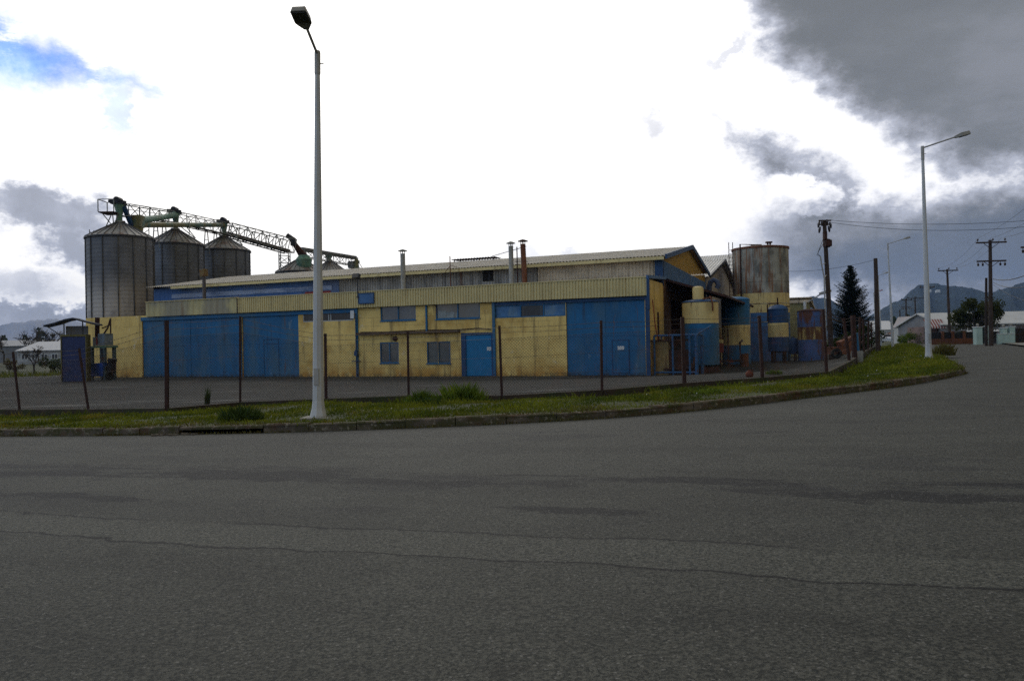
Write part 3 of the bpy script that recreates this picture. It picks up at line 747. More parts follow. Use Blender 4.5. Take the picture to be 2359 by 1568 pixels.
# doors
def sliding(h, name, seams, beam):
    a, b, c, d = h; mb = MB(); y = .07
    mb.box(a+.02, b-.02, y, y+.06, c+.03, d-.03)
    for s in seams: mb.box(s-.025, s+.025, y-.018, y, c+.05, d-.05)
    k = a+.95
    while k < b-.3: mb.box(k, k+.012, y-.004, y, c+.06, d-.06); k += 1.0
    for zf in (.02, .52, .97): mb.box(a+.03, b-.03, y-.012, y, c+.05+(d-c-.12)*zf, c+.05+(d-c-.12)*zf+.035)
    return mb.build(name, BLU, FB)
s1 = sliding(d1, 'sliding_door', [fp(437, 800)[0]], 0)
s2 = sliding(d2, 'sliding_door', [], 0)
s3 = sliding(d3, 'sliding_door', [fp(1393, 780)[0]], 0)
def wicket(par, r, sign=None):
    a, b, c, d = r; mb = MB(); t = .04; y = .035
    mb.box(a, b, y, y+.02, c+.06, d); o = mb.build('wicket_door', BLU, par)
    mf = MB()
    mf.box(a-t, a, y-.012, y+.03, c+.05, d+t); mf.box(b, b+t, y-.012, y+.03, c+.05, d+t); mf.box(a, b, y-.012, y+.03, d, d+t)
    mf.build('door_frame', BLUD, par)
    if sign:
        q = MB(); a, b, c, d = sign; q.box(a, b, y-.02, y-.002, c, d)
        q.mi = 1
        q.box(a+.05, b-.12, y-.024, y-.02, c+(d-c)*.35, c+(d-c)*.5)
        q.build('sign', [WHT, mat('faded_lettering', (.40, .41, .42), .8, .1, 9)], par)
    return o
wicket(s3, rect(1411, 784, 1447, 861), rect(1422, 797, 1437, 805))
wk = rect(606, 782, 640, 862); mb = MB()
for z in (wk[3], wk[3]-.28): mb.box(wk[0], wk[1], .052, .07, z, z+.03)
for x in (wk[0], wk[1]): mb.box(x, x+.03, .052, .07, .1, wk[3])
mb.build('wicket_door', BLUD, s2)
a, b, c, d = d4; mb = MB(); mb.box(a+.28, b-.1, .08, .13, .02, d-.12); D4 = mb.build('door', BLU2, FB)
mb = MB(); mb.box(a, a+.28, .01, .12, 0, d); mb.box(b-.1, b, .01, .12, 0, d); mb.box(a+.28, b-.1, .01, .12, d-.12, d); mb.build('door_frame', BLUD, D4)
q = MB(); sg = rect(1120, 799, 1133, 807); q.box(sg[0], sg[1], .066, .08, sg[2], sg[3]); q.mi = 1
q.box(sg[0]+.03, sg[1]-.06, .062, .066, sg[2]+.06, sg[2]+.10)
q.build('sign', [WHT, MATS['faded_lettering']], D4)
# windows
def window(h, panes, frame_m, glass_ms, splits=None, sill=True):
    a, b, c, d = h; t = .06; mb = MB(); y = .03
    mb.box(a, a+t, y, y+.09, c, d); mb.box(b-t, b, y, y+.09, c, d); mb.box(a+t, b-t, y, y+.09, c, c+t); mb.box(a+t, b-t, y, y+.09, d-t, d)
    xs = splits or [a+t+(b-a-2*t)*k/panes for k in range(panes+1)]
    for x in xs[1:-1]: mb.box(x-t*.5, x+t*.5, y+.004, y+.086, c+t, d-t)
    if sill: mb.box(a-.04, b+.04, -.05, y, c-.05, c)
    o = mb.build('window', frame_m, FB)
    for k in range(len(xs)-1):
        g_ = MB(); x0, x1 = xs[k]+.02, xs[k+1]-.02; g_.box(x0, x1, y+.05, y+.06, c+.02, d-.02)
        g_.build('pane', glass_ms[k % len(glass_ms)], o)
    return o
window(w_up1, 2, BLU, [GLASS]); window(w_up2, 2, BLU, [GLASS, GLASS]); window(w_lo1, 2, BLU, [GLASS]); window(w_lo2, 2, BLU, [GLASS])
window(st1, 3, mat('grey_white_frame', (.35, .36, .36), .7, .1, 3), [GLASSK, GLASSK, GLASSK], [st1[0], st1[0]+1.9, st1[0]+2.05, st1[1]], False)
PANEB = mat('blue_tinted_sheet', (.05, .14, .28), .4, .25, 1.5, [((.14, .22, .28), (1.5, 1.5, 1), .45, .65, .7)])
window(st2, 3, BLU, [PANEB, GLASSK, PANEB], [st2[0], fp(1198, 710)[0], fp(1251, 710)[0], st2[1]], False)
w2 = [o for o in FB.children if o.name.startswith('window')][1]
a, b, c, d = w_up2; mb = MB(); mb.box(a+.12, a+.62, .074, .078, c+.08, c+.48); mb.box(a+.66, a+1.15, .074, .078, c+.08, c+.40); mb.box(a+1.25, a+1.42, .074, .078, c+.08, c+.33)
mb.build('stored_boxes', mat('pale_boxes_seen_through_glass', (.22, .24, .23), .5, .2, 3), w2)
# columns, beams, slab
def part(name, m, boxes, par=None):
    mb = MB()
    for b_ in boxes: mb.box(*b_)
    return mb.build(name, m, par or FB)
part('beam', BLU, [(-35.1, -17.7, -.05, -.002, 3.86, 4.10)])
part('beam', BLUD, [(-8.75, -.1, -.04, -.002, 3.93, 4.10)])  # dark strip standing for the gap under the cladding
for x in (-17.72, -12.93, -8.72, -.09):
    part('column', BLU if x != -.09 else BLUD, [(x, x+.16 if x != -12.93 else x+.1, -.09, -.003, (0 if x != -12.93 else 2.62), 4.1)])
part('column', BLU, [(-26.6, -26.4, -.06, .05, 0, 3.86)])
part('canopy_slab', BRN, [(-17.5, -10.75, -.32, -.003, 2.50, 2.62)])
mb = MB(); mb.path([wl(-17.4, -.05, 2.66)-O, wl(-14, -.05, 2.61)-O, wl(-11, -.05, 2.66)-O, wl(-8.8, -.05, 2.58)-O], .025, 5)
mb = MB(); mb.path([(-17.4, -.05, 2.66), (-15.5, -.05, 2.63), (-13.2, -.05, 2.68), (-11, -.05, 2.64), (-9.6, -.05, 2.70), (-8.8, -.05, 2.60)], .025, 5); mb.build('cable', CABLE, FB)
# electric box with conduit on the column
mb = MB(); mb.box(-17.76, -17.54, -.22, -.095, 1.25, 1.52); mb.box(-17.71, -17.60, -.19, -.10, 1.52, 1.62); mb.tube((-17.65, -.14, .05), (-17.65, -.14, 3.8), .03, n=6); mb.box(-17.95, -17.35, -.2, -.1, .92, .96)
mb.build('meter_box', BLUD, FB)
part('junction_box', WHT, [(-18.05, -17.80, -.10, -.004, 3.50, 3.98)])
mb = MB(); mb.lathe((0, 0, 0), [(0, .0), (.14, 0), (.16, .03), (.15, .10), (0, .12)], 12)
mb.v = [(-15.0+v[0], -.003-v[2], 2.22+v[1]) for v in mb.v]; mb.build('bulkhead_lamp', RSTD, FB)
# cladding of the annex parapet
mb = MB(); mb.corr((-26.5, -.20, 4.12), (.02, -.20, 4.12), (.02, -.20, 5.05), (-26.5, -.20, 5.05), .17, .045)
mb.mi = 1; mb.corr((-34.45, -.19, 4.12), (-26.55, -.19, 4.12), (-26.55, -.19, 5.09), (-34.45, -.19, 5.09), .5, .02)
CL = mb.build('parapet_cladding', [FAS, FAS2], FB)
part('parapet_cap', FAS, [(-26.5, .03, -.26, -.05, 5.052, 5.10), (-34.45, -26.52, -.26, -.05, 5.10, 5.14)])
part('cladding_joint', RSTD, [(-26.56, -26.48, -.26, -.19, 4.1, 5.08)])
part('downpipe', BLUD, [(.03, .16, -.24, -.1, 3.4, 5.12), (.05, .14, -.2, -.1, 0, 3.4)])
vp = rect(833, 677, 866, 698); mb = MB(); mb.box(vp[0], vp[1], -.30, -.245, vp[2], vp[3]); mb.mi = 1
for s in ((vp[0]-.05, vp[0]), (vp[1], vp[1]+.05)): mb.box(s[0], s[1], -.32, -.23, vp[2]-.05, vp[3]+.05)
mb.box(vp[0], vp[1], -.32, -.23, vp[3], vp[3]+.05); mb.box(vp[0], vp[1], -.32, -.23, vp[2]-.05, vp[2]); mb.build('blue_panel', [BLUT, BLUD], FB)
# annex roof, end trim
mb = MB(); mb.corr((-34.4, -.05, 5.0), (.1, -.05, 5.0), (.1, 4.1, 5.22), (-34.4, 4.1, 5.22), .2, .03); mb.build('annex_roof', ROOF, FB)
mb = MB(); mb.bar((.06, -.25, 5.08), (.06, 4.5, 5.34), .12, .16); mb.build('roof_trim', BLUT, FB)
# upper hall wall
HY = 4.1; HZ = 6.42
mb = MB(); mb.corr((-21.7, HY, 4.9), (-7.55, HY, 4.9), (-7.55, HY, HZ), (-21.7, HY, HZ), .19, .04); hw = mb.build('hall_wall', GRYC, FB)
for a, b in ((fp(1112, 634, HY)[0], fp(1136, 634, HY)[0]),):
    part('vent_opening_shade', DARK, [(a, b, HY-.06, HY-.046, fp(1120, 648, HY)[1], HZ-.03)], hw)  # flat panel on the sheeting, the opening's darkness in its colour
    part('opening_frame', RIBM, [(a+.42, a+.47, HY-.075, HY-.062, fp(1120, 648, HY)[1], HZ-.03)], hw)
mb = MB(); mb.corr((-7.5, HY-.03, 4.9), (-.45, HY-.03, 4.9), (-.45, HY-.03, HZ), (-7.5, HY-.03, HZ), .2, .035)
for z in (5.55, 5.95): mb.box(-7.5, -.45, HY-.074, HY-.068, z, z+.02)
mb.build('hall_wall', TANC, FB)
mb = MB(); mb.corr((-38.3, HY, 4.9), (-21.75, HY, 4.9), (-21.75, HY, HZ), (-38.3, HY, HZ), .4, .02)
bw = mb.build('hall_wall', mat('blue_sheeting', (.035, .10, .26), .6, .15, .5, [((.13, .15, .20), (.25, .25, .6), .45, .62, .6)]), FB)
part('painted_stripe', mat('pale_blue_stripe', (.24, .29, .40), .7, .15, .6, [((.07, .12, .24), (.3, .3, 1), .45, .65, .9)]), [(-36.5, -22.3, HY-.04, HY-.024, 5.66, 5.96)], bw)
part('red_panel', REDP, [(-24.5, -22.4, HY-.044, HY-.024, 5.42, 5.60)], bw)
part('blue_strip', BLUD, [(-38.3, -21.75, HY-.05, HY-.022, 5.1, 5.3)], bw)
part('corner_column', BLUD, [(-.42, .02, HY-.12, HY+.1, 4.9, HZ)])
# hall roof
RY, RZ, BY, BZ, EYf, EZ = 12.3, 7.93, 19.4, 6.68, 3.55, 6.50
mb = MB(); mb.corr((-38.6, EYf, EZ), (.25, EYf, EZ), (.25, RY, RZ), (-38.6, RY, RZ), .2, .045); mb.corr((.25, BY, BZ), (-38.6, BY, BZ), (-38.6, RY, RZ), (.25, RY, RZ), .2, .045)
RF = mb.build('roof', ROOF, FB)
part('eaves_board', FAS, [(-36.0, .2, EYf-.06, EYf-.02, EZ-.20, EZ-.02)])
part('soffit', RSTD, [(-36.0, .2, EYf-.02, HY, EZ-.1, EZ-.08)])
mb = MB(); mb.corr((-17.2, 11.8, 8.07), (-13.6, 11.8, 8.07), (-13.6, 13.0, 8.07), (-17.2, 13.0, 8.07), .22, .05)
for x in (-17, -15.4, -13.8):
    for y in (11.9, 12.9): mb.bar((x, y, 7.75), (x, y, 8.07), .06)
mb.build('ridge_vent', RSTD, RF)
# gable end
YELG = mat('ochre_gable_sheet', (.66, .42, .09), .7, .10, 1.0, [((.30, .17, .04), (3, 3, .4), .5, .75, .6)])
mb = MB(); mb.corr((0, 4.6, 6.25), (0, 19.2, 5.75), (0, 19.2, 5.76), (0, 4.6, 6.26), .25, .02)
mb = MB()
n = 58
for i in range(n):
    ya, yb = 4.3+15*i/n, 4.3+15*(i+1)/n
    def top(y): return EZ+(RZ-EZ)*(y-EYf)/(RY-EYf) if y < RY else RZ+(BZ-RZ)*(y-RY)/(BY-RY)
    def bot(y): return 6.28-.25*(y-4.3)/15
    ym = ya+(yb-ya)*.5
    for y0, y1, o0, o1 in ((ya, ym, .0, .0), (ym, yb, .018, .018)):
        mb.quad((o0, y0, bot(y0)), (o1, y1, bot(y1)), (o1, y1, top(y1)-.02), (o0, y0, top(y0)-.02))
mb.build('gable_wall', YELG, FB)
mb = MB(); mb.corr((.03, 4.15, 5.38), (.03, 19.3, 5.02), (.03, 19.3, 6.05), (.03, 4.15, 6.30), .24, .03); mb.build('gable_band', BLUT, FB)
mb = MB()   # lower end wall with an open bay
mb.quad((.0, 4.1, -.2), (.0, 6.2, -.2), (.0, 6.2, 5.5), (.0, 4.1, 5.5)); mb.quad((0, 6.2, 4.2), (0, 11, 4.2), (0, 11, 5.5), (0, 6.2, 5.5)); mb.quad((0, 11, -.2), (0, 19.3, -.2), (0, 19.3, 5.5), (0, 11, 5.5))
mb.build('end_wall', mat('rust_brown_sheeting', (.085, .05, .036), .9, .3, 1, [((.10, .05, .03), (2, 2, .5), .5, .7, .7)]), FB)
mb = MB(); mb.quad((-38.3, 19.3, -.2), (0, 19.3, -.2), (0, 19.3, 6.6), (-38.3, 19.3, 6.6)); mb.quad((-38.3, 4.1, -.2), (-38.3, 19.3, -.2), (-38.3, 19.3, 6.6), (-38.3, 4.1, 6.6))
mb.quad((-38.3, 9.5, -.2), (-.1, 9.5, -.2), (-.1, 9.5, 5), (-38.3, 9.5, 5)); mb.build('back_wall', RSTD, FB)
mb = MB()
mb.bar((.33, EYf-.1, EZ-.04), (.33, RY, RZ+.0), .10, .26); mb.bar((.33, RY, RZ), (.33, BY+.2, BZ-.06), .10, .26); mb.build('barge_board', BLUD, FB)
# gooseneck pipe by the far eave
mb = MB(); mb.path([(.25, 19.75, 3.4), (.25, 19.75, 5.7), (.35, 19.75, 6.1), (.6, 19.75, 6.25), (.85, 19.75, 6.1), (.92, 19.75, 5.8), (.8, 19.75, 5.6)], .19, 12); mb.build('vent_pipe', mat('blue_grey_pipe', (.05, .07, .12), .6, .2, 2), FB, smooth=True)
# side canopy
mb = MB(); mb.corr((.05, 4.8, 5.32), (.05, 20.0, 5.32), (3.35, 20.0, 4.26), (3.35, 4.8, 4.26), .22, .03); CN = mb.build('canopy', RST, FB)
mb = MB(); mb.bar((.05, 4.8, 5.24), (3.4, 4.8, 4.18), .08, .12); mb.bar((3.35, 4.8, 4.18), (3.35, 20, 4.18), .1, .12)
for y in (9.8, 14.9, 19.9): mb.bar((.05, y, 5.22), (3.35, y, 4.16), .08, .14)
mb.build('canopy_frame', RSTD, FB)
for x, y in ((3.0, 19.8),):
    mb = MB(); zt = 5.15-.316*x; z0 = -.2; mb.mi = 0; mb.box(x-.14, x+.14, y-.14, y+.14, z0, 2.6); mb.mi = 1; mb.box(x-.14, x+.14, y-.14, y+.14, 2.601, zt); mb.build('canopy_post', [BLU, YELT], FB)
# rusty flue slots on the annex end wall and the plastered pier beside it
part('slot', RSTD, [(.003, .02, 2.35, 2.75, 1.7, 3.35)])
part('pier', mat('rust_stained_render', (.26, .18, .07), .85, .2, 2, [(RUST, (3, 3, .7), .5, .65, .9)]), [(.003, .9, .7, 1.4, -.1, 1.75)])
part('pier_cap', RSTD, [(-.02, 1.8, .6, 1.5, 1.752, 1.84)])
mb = MB(); mb.path([(.3, -.1, 3.9), (.35, .1, 2.7), (.45, .3, 1.84)], .025, 6); mb.build('conduit', REDP, FB)
# chimneys on the annex roof
def chimney(px, ptop, pbase, w, m, capm, lean=0.0):
    t = 2.3; x, zt = fp(px, ptop, t); r = w/2; mb = MB(); x2 = x+lean
    mb.path([(x, t, 5.0), (x2, t, zt-.28)], r, 14); o = mb.build('chimney', m, FB, smooth=True)
    c = MB(); c.lathe((x2, t, zt-.10), [(r*1.95, -.03), (r*1.9, .0), (r*.6, .08), (0, .11)], 16); c.lathe((x2, t, zt-.10), [(r*1.95, -.03), (0, .02)], 16)
    for k in range(4):
        a = k*math.pi/2+.6; c.bar((x2+r*.8*math.cos(a), t+r*.8*math.sin(a), zt-.36), (x2+r*.8*math.cos(a), t+r*.8*math.sin(a), zt-.08), .03)
    c.build('chimney_cap', capm, o)
chimney(927, 574, 663, .30, CHIM, CHIM); chimney(1176, 556, 650, .28, CHIM, CHIM); chimney(1207, 551, 648, .31, RST, RSTD, -.09)
# roof masts, floodlight
x, z = fp(1036, 590, 3.3); mb = MB(); mb.tube((x, 3.3, 5.1), (x, 3.3, z), .03, n=6); mb.bar((x-.35, 3.3, 6.3), (x, 3.3, 6.65), .03); mb.bar((x+.5, 3.3, 6.55), (x, 3.3, 6.7), .025); mb.build('roof_mast', RST, FB)
x, z = fp(1190, 557, 2.6); mb = MB(); mb.tube((x, 2.6, 5.1), (x, 2.6, 7.45), .035, n=6); mb.bar((x-1.6, 2.6, 7.0), (x+.6, 2.6, 7.45), .03)
mb.bar((x-.15, 2.6, 6.6), (x+.7, 2.6, 6.55), .03); mb.build('aerial_mast', RSTD, FB)
x, z = fp(823, 640, -.3); mb = MB(); mb.tube((x, -.3, 4.75), (x, -.3, z), .035, n=6); mb.box(x-.08, x+.08, -.34, -.2, 4.72, 4.78); fl_ = mb.build('floodlight_bracket', RIBM, FB)
mb = MB(); mb.obox((x, -.42, z+.08), (.22, 0, 0), (0, .10, -.05), (0, .06, .12)); mb.mi = 1; mb.obox((x, -.535, z+.135-.03), (.19, 0, 0), (0, .004, -.002), (0, .05, .10)); mb.build('floodlight', [RIBM, GLASSK], fl_)
# duct and yellow hopper piece at the left roof edge
x, z = fp(470, 660, 3.0); mb = MB(); mb.tube((x, 3.0, 5.2), (x, 3.0, 7.05), .12, n=8); mb.mi = 1; mb.obox((x, 3.0, 7.25), (.17, .03, .03), (0, .2, 0), (-.03, 0, .24)); mb.mi = 0; mb.box(x-.42, x-.17, 2.9, 3.1, 7.1, 7.25); mb.build('roof_cowl', [mat('pinkish_grey_flue', (.075, .065, .062), .7, .2, 3), mat('ochre_cowl_paint', (.16, .11, .04), .7, .3, 5, [(RUST, (5, 5, 5), .5, .6, .9)])], FB)

# ------------------------------------------------------------------ halls behind
def hall(y0, ym, y1, ze0, zr, ze1, L, wallm, label, rm=ROOFL):
    r = thing('factory_hall', label, 'building', O, -TH, 'gabled halls behind the factory')
    mb = MB(); mb.poly([(0, y0, -.2), (0, y1, -.2), (0, y1, ze1), (0, ym, zr), (0, y0, ze0)]); mb.quad((0, y1, -.2), (-L, y1, -.2), (-L, y1, ze1), (0, y1, ze1)); mb.quad((-L, y0, -.2), (0, y0, -.2), (0, y0, ze0), (-L, y0, ze0)); mb.poly([(-L, y0, -.2), (-L, y0, ze0), (-L, ym, zr), (-L, y1, ze1), (-L, y1, -.2)]); mb.build('wall', wallm, r)
    mb = MB(); mb.corr((-L, y0-.3, ze0), (.3, y0-.3, ze0), (.3, ym, zr+.05), (-L, ym, zr+.05), .25, .04); mb.corr((.3, y1+.3, ze1), (-L, y1+.3, ze1), (-L, ym, zr+.05), (.3, ym, zr+.05), .25, .04); mb.build('roof', rm, r)
    mb = MB(); mb.bar((.38, y0-.3, ze0), (.38, ym, zr), .08, .2); mb.bar((.38, ym, zr), (.38, y1+.4, ze1-.05), .08, .3); mb.build('barge_board', RIBM, r)
    return r
hall(20.0, 28.5, 37.0, 6.5, 8.5, 6.6, 30, mat('grey_brown_sheet', (.36, .32, .28), .8, .08, 1, [((.42, .42, .41), (.5, .5, .5), .5, .6, .6)]), 'grey gabled hall directly behind the yellow factory gable')
hall(38.0, 46.5, 55.0, 7.2, 10.8, 7.2, 30, GREYW, 'farthest hall with pale roof, partly behind the big rusty tank')
# small cream shed right of the big tank
P_ = at(1840, 830, 76); SH = thing('metal_shed', 'cream corrugated shed just right of the big rusty tank', 'shed', (P_.x, P_.y, Z(P_.x, P_.y)), -TH)
mb = MB(); mb.corr((-4, 0, 0), (1.0, 0, 0), (1.0, 0, 5.4), (-4, 0, 5.5), .3, .04); mb.quad((1.0, 0, 0), (1.0, 6, 0), (1.0, 6, 4.6), (1.0, 0, 5.4)); mb.build('wall', mat('buff_green_sheet', (.25, .22, .10), .8, .15, 1, [((.12, .10, .05), (2, 2, .3), .5, .7, .6)]), SH)
mb = MB(); mb.box(-4.1, 1.1, -.15, .0, 5.2, 5.5); mb.bar((1.1, 0, 5.4), (1.6, 6.5, 4.2), .2, .12); mb.obox((-1.4, 3.2, 5.35), (2.7, 0, 0), (0, 3.3, -.35), (0, 0, .05)); mb.build('roof', TANC, SH)
mb = MB(); mb.tube((.65, -.3, 0), (.65, -.3, 5.3), .14, n=8); mb.build('downpipe', WHT, SH)
mb = MB(); mb.bar((1.0, -.2, 5.3), (2.2, -.6, 6.0), .1); mb.obox((2.5, -.7, 6.1), (.45, -.1, .12), (.1, .25, 0), (0, 0, .1)); mb.build('floodlight', LAMPD, SH)

# ------------------------------------------------------------------ silos
def silo(px, Y, rpx, prim, papex, label, shell_m, nrib=14, head=True):
    r = rpx*Y/F/math.sqrt(1+((px-CX)/F)**2); zr = at(px, prim, Y).z; za = at(px, papex, Y).z; X = at(px, prim, Y).x; z0 = Z(X, Y)
    s = thing('grain_silo', label, 'silo', (X, Y, z0), 0, 'grain silos'); zr -= z0; za -= z0
    mb = MB(); prof = []; z = 0.0; k = 0
    while z < zr: prof.append((r+(.012 if k % 2 else 0), z)); z += .16; k += 1
    prof.append((r, zr)); mb.lathe((0, 0, 0), prof, 48); mb.build('shell', shell_m, s)
    mb = MB()
    for k in range(nrib):
        a = 2*math.pi*(k+.35)/nrib; c, sn = math.cos(a), math.sin(a)
        mb.obox(((r+.04)*c, (r+.04)*sn, zr/2), (.045*c, .045*sn, 0), (-.032*sn, .032*c, 0), (0, 0, zr/2))
    mb.build('stiffener', mat('stiffener_steel', (.075, .078, .085), .6, .3, 2), s)
    mb = MB(); rt = r*.16; mb.lathe((0, 0, 0), [(r+.12, zr-.06), (r+.12, zr), (rt, za-.05), (rt, za+.12), (0, za+.12)], 28); cone = mb.build('cone_roof', CONE, s)
    mb = MB()
    for k in range(28):
        a = 2*math.pi*k/28; c, sn = math.cos(a), math.sin(a); mb.bar(((r+.1)*c, (r+.1)*sn, zr+.03), (rt*c, rt*sn, za-.01), .03, .06)
    mb.build('roof_seam', MATS['stiffener_steel'], cone)
    mb = MB(); mb.lathe((0, 0, 0), [(r+.10, zr-.14), (r+.14, zr-.14), (r+.14, zr-.02), (r+.10, zr-.02)], 40); mb.build('eaves_ring', RIBM, s)
    return s, Vector((X, Y, z0)), r, zr, za
s1_, p1, r1, zr1, za1 = silo(277, 62, 79, 549, 513, 'nearest and widest grain silo at the left end, paler on its lower rings', GALVL)
s2_, p2, r2, zr2, za2 = silo(404, 72, 67, 565, 529, 'second grain silo, with a rust-red cone, between the widest silo and the third', GALV)
s3_, p3, r3, zr3, za3 = silo(515, 79, 61, 578, 546, 'third grain silo, where the gantry turns into a box truss', GALV)
s4_, p4, r4, zr4, za4 = silo(692, 90, 56, 627, 597, 'fourth grain silo behind the roof with green machinery on its cone', GALV)
s5_, p5, r5, zr5, za5 = silo(760, 99, 44, 630, 601, 'fifth grain silo just right of the tall street lamp, brown cone showing over the roof', GALV)
s6_, p6, r6, zr6, za6 = silo(821, 107, 38, 633, 616, 'last grain silo, only its cone tip showing over the roof', GALV)
# eaves railing stubs on silo 1
for a in (math.pi*1.0, math.pi*.93, -.12):
    mb = MB(); c, sn = math.cos(a), math.sin(a); mb.bar((r1*c, r1*sn, zr1), (r1*c, r1*sn, zr1+.75), .05); mb.bar((r1*c, r1*sn, zr1+.6), (r1*.8*c, r1*.8*sn, zr1+.3), .04)
    mb.build('roof_railing', FRAMEM, s1_)
# ------------------------------------------------------------------ conveyor gantry across the silo tops
GT = thing('conveyor_gantry', 'long rusty conveyor gantry with box truss running over the silo tops', 'conveyor', (p1.x, p1.y, p1.z))
def spn(mb, a, b, at_, bt, wid, n, box=True, diag=True, w=.06):
    d_ = (b-a); d_.z = 0; nn = Vector((-d_.y, d_.x, 0)).normalized()*wid/2
    for sg in ((-1, 1) if box else (1,)):
        o_ = nn*sg
        mb.bar(a+o_, b+o_, w*1.3); mb.bar(at_+o_, bt+o_, w)
        for k in range(n+1):
            p, q = a.lerp(b, k/n)+o_, at_.lerp(bt, k/n)+o_; mb.bar(p, q, w*.8)
            if diag and k < n:
                p2_, q2 = a.lerp(b, (k+1)/n)+o_, at_.lerp(bt, (k+1)/n)+o_
                mb.bar(*((p, q2) if k % 2 else (q, p2_)), w*.7)
    for k in range(n+1):
        mb.bar(a.lerp(b, k/n)-nn, a.lerp(b, k/n)+nn, w*.7)
        if box: mb.bar(at_.lerp(bt, k/n)-nn, at_.lerp(bt, k/n)+nn, w*.6)
off = Vector((0, 0, 0))
A1, T1 = at(283, 497, 62), at(283, 470, 62); A2, T2 = at(398, 513, 72), at(398, 488, 72); A3, T3 = at(518, 541, 79), at(522, 515, 79); A4, T4 = at(666, 583, 89.5), at(672, 553, 89.5)
mb = MB(); spn(mb, A1, A2, T1, T2, .9, 5); mb.bar(A1.lerp(T1, .6), A2.lerp(T2, .6), .04); spn(mb, A2, A3, T2, T3, .9, 6); mb.bar(A2.lerp(T2, .6), A3.lerp(T3, .6), .04); mb.build('walkway', FRAMEM, GT, world=True)
mb = MB(); spn(mb, A3, A4, T3, T4, 1.3, 9, w=.085); mb.build('box_truss', FRAMEM, GT, world=True)
mb = MB()
for a, b in ((A1, A2), (A2, A3), (A3, A4)):
    d_ = (b-a); nn = Vector((-d_.y, d_.x, 0)).normalized()*.35
    mb.quad(a-nn+Vector((0, 0, .05)), b-nn+Vector((0, 0, .05)), b+nn+Vector((0, 0, .05)), a+nn+Vector((0, 0, .05)))
mb.bar(A3.lerp(A4, .02)+Vector((0, 0, .25)), A4+Vector((0, 0, .25)), .35, .25)
mb.build('deck', RSTD, GT, world=True)
# far leg of the gantry towards the last silos
A5, T5 = at(700, 592, 92), at(693, 574, 92); A6, T6 = at(815, 612, 107), at(818, 594, 107)
mb = MB(); spn(mb, A5, A6, T5, T6, .8, 8, w=.07); mb.bar(T5, T6, .5, .45); mb.build('conveyor_box', FRAMEM, GT, world=True)
# platform at the left end
Yp = 61.4; c = [at(232, 489, Yp), at(266, 487, Yp), at(266, 490, Yp+1.4), at(232, 491, Yp+1.4)]; hgt = Vector((0, 0, .95))
zp = at(245, 489, Yp).z; xs = (at(232, 489, Yp).x, at(268, 489, Yp).x)
mb = MB(); mb.box(xs[0], xs[1], Yp-.4, Yp+1.0, zp-.08, zp); mb.build('platform', RSTD, GT, world=True)
mb = MB()
for x in (xs[0], xs[1]):
    for y in (Yp-.4, Yp+1.0): mb.bar((x, y, zp), (x, y, zp+.95), .06)
for y in (Yp-.4, Yp+1.0): mb.bar((xs[0], y, zp+.95), (xs[1], y, zp+.95), .05)
mb.bar((xs[0], Yp-.4, zp+.95), (xs[0], Yp+1.0, zp+.95), .05)
foot = at(262, 524, Yp); mb.bar((xs[0]+.1, Yp, zp-.05), foot, .06); mb.bar((xs[1]-.3, Yp, zp-.05), foot, .06); mb.bar((xs[1]-.3, Yp, zp), at(240, 531, Yp), .06); mb.bar((xs[1], Yp+.3, zp), foot, .06)
mb.build('railing', FRAMEM, GT, world=True)
# drive heads and green chutes
def head(px, ptop, pbase, Y, w, label=None):
    X = at(px, ptop, Y).x; zt, zb = at(px, ptop, Y).z, at(px, pbase, Y).z
    mb = MB(); H_ = zt-zb; mb.path([(X, Y, zb-.1), (X, Y, zb+H_*.35), (X, Y, zb+H_*.55), (X, Y, zt-.45)], [w*.28, w*.28, w*.38, w*.46], 8); mb.build('spout', GRN, GT, world=True)
    mb = MB(); mb.box(X-w*.6, X+w*.55, Y-w*.5, Y+w*.5, zt-.45, zt-.32); mb.path([(X-w*.1, Y-.3, zt-.1), (X-w*.1, Y+.4, zt-.1)], .24, 10); mb.box(X-w*.9, X-w*.2, Y-.2, Y+.2, zt-.32, zt-.08); mb.box(X+w*.3, X+w*.6, Y-.15, Y+.15, zt-.34, zt-.18); mb.build('motor', BLK, GT, world=True)
head(274, 458, 512, 62, .85); head(404, 480, 529, 72, .8); head(516, 504, 546, 79, .8)
mb = MB(); a, b = at(314, 518, 63.5), at(514, 518.5, 78.6); mb.path([a, b], [.24, .22], 10); mb.build('conveyor_tube', OLV, GT, world=True)
mb = MB(); mb.path([at(320, 508, 63.5), at(380, 500, 69.5), at(404, 495, 71.8)], [.30, .24, .30], 10); mb.build('conveyor_tube', GRN, GT, world=True)
mb = MB(); p = at(318, 504, 63.4); q = at(318, 545, 63.4); mb.box(p.x-.38, p.x+.38, p.y-.4, p.y+.4, p.z-.7, p.z+.25); mb.path([(p.x, p.y, p.z-.7), (p.x, p.y, q.z-.3)], [.42, .25], 8); mb.build('transfer_hopper', OLV, GT, world=True)
mb = MB(); mb.path([at(285, 476, 62), at(303, 519, 63)], .2, 8); mb.build('chute', BLUD, GT, world=True)
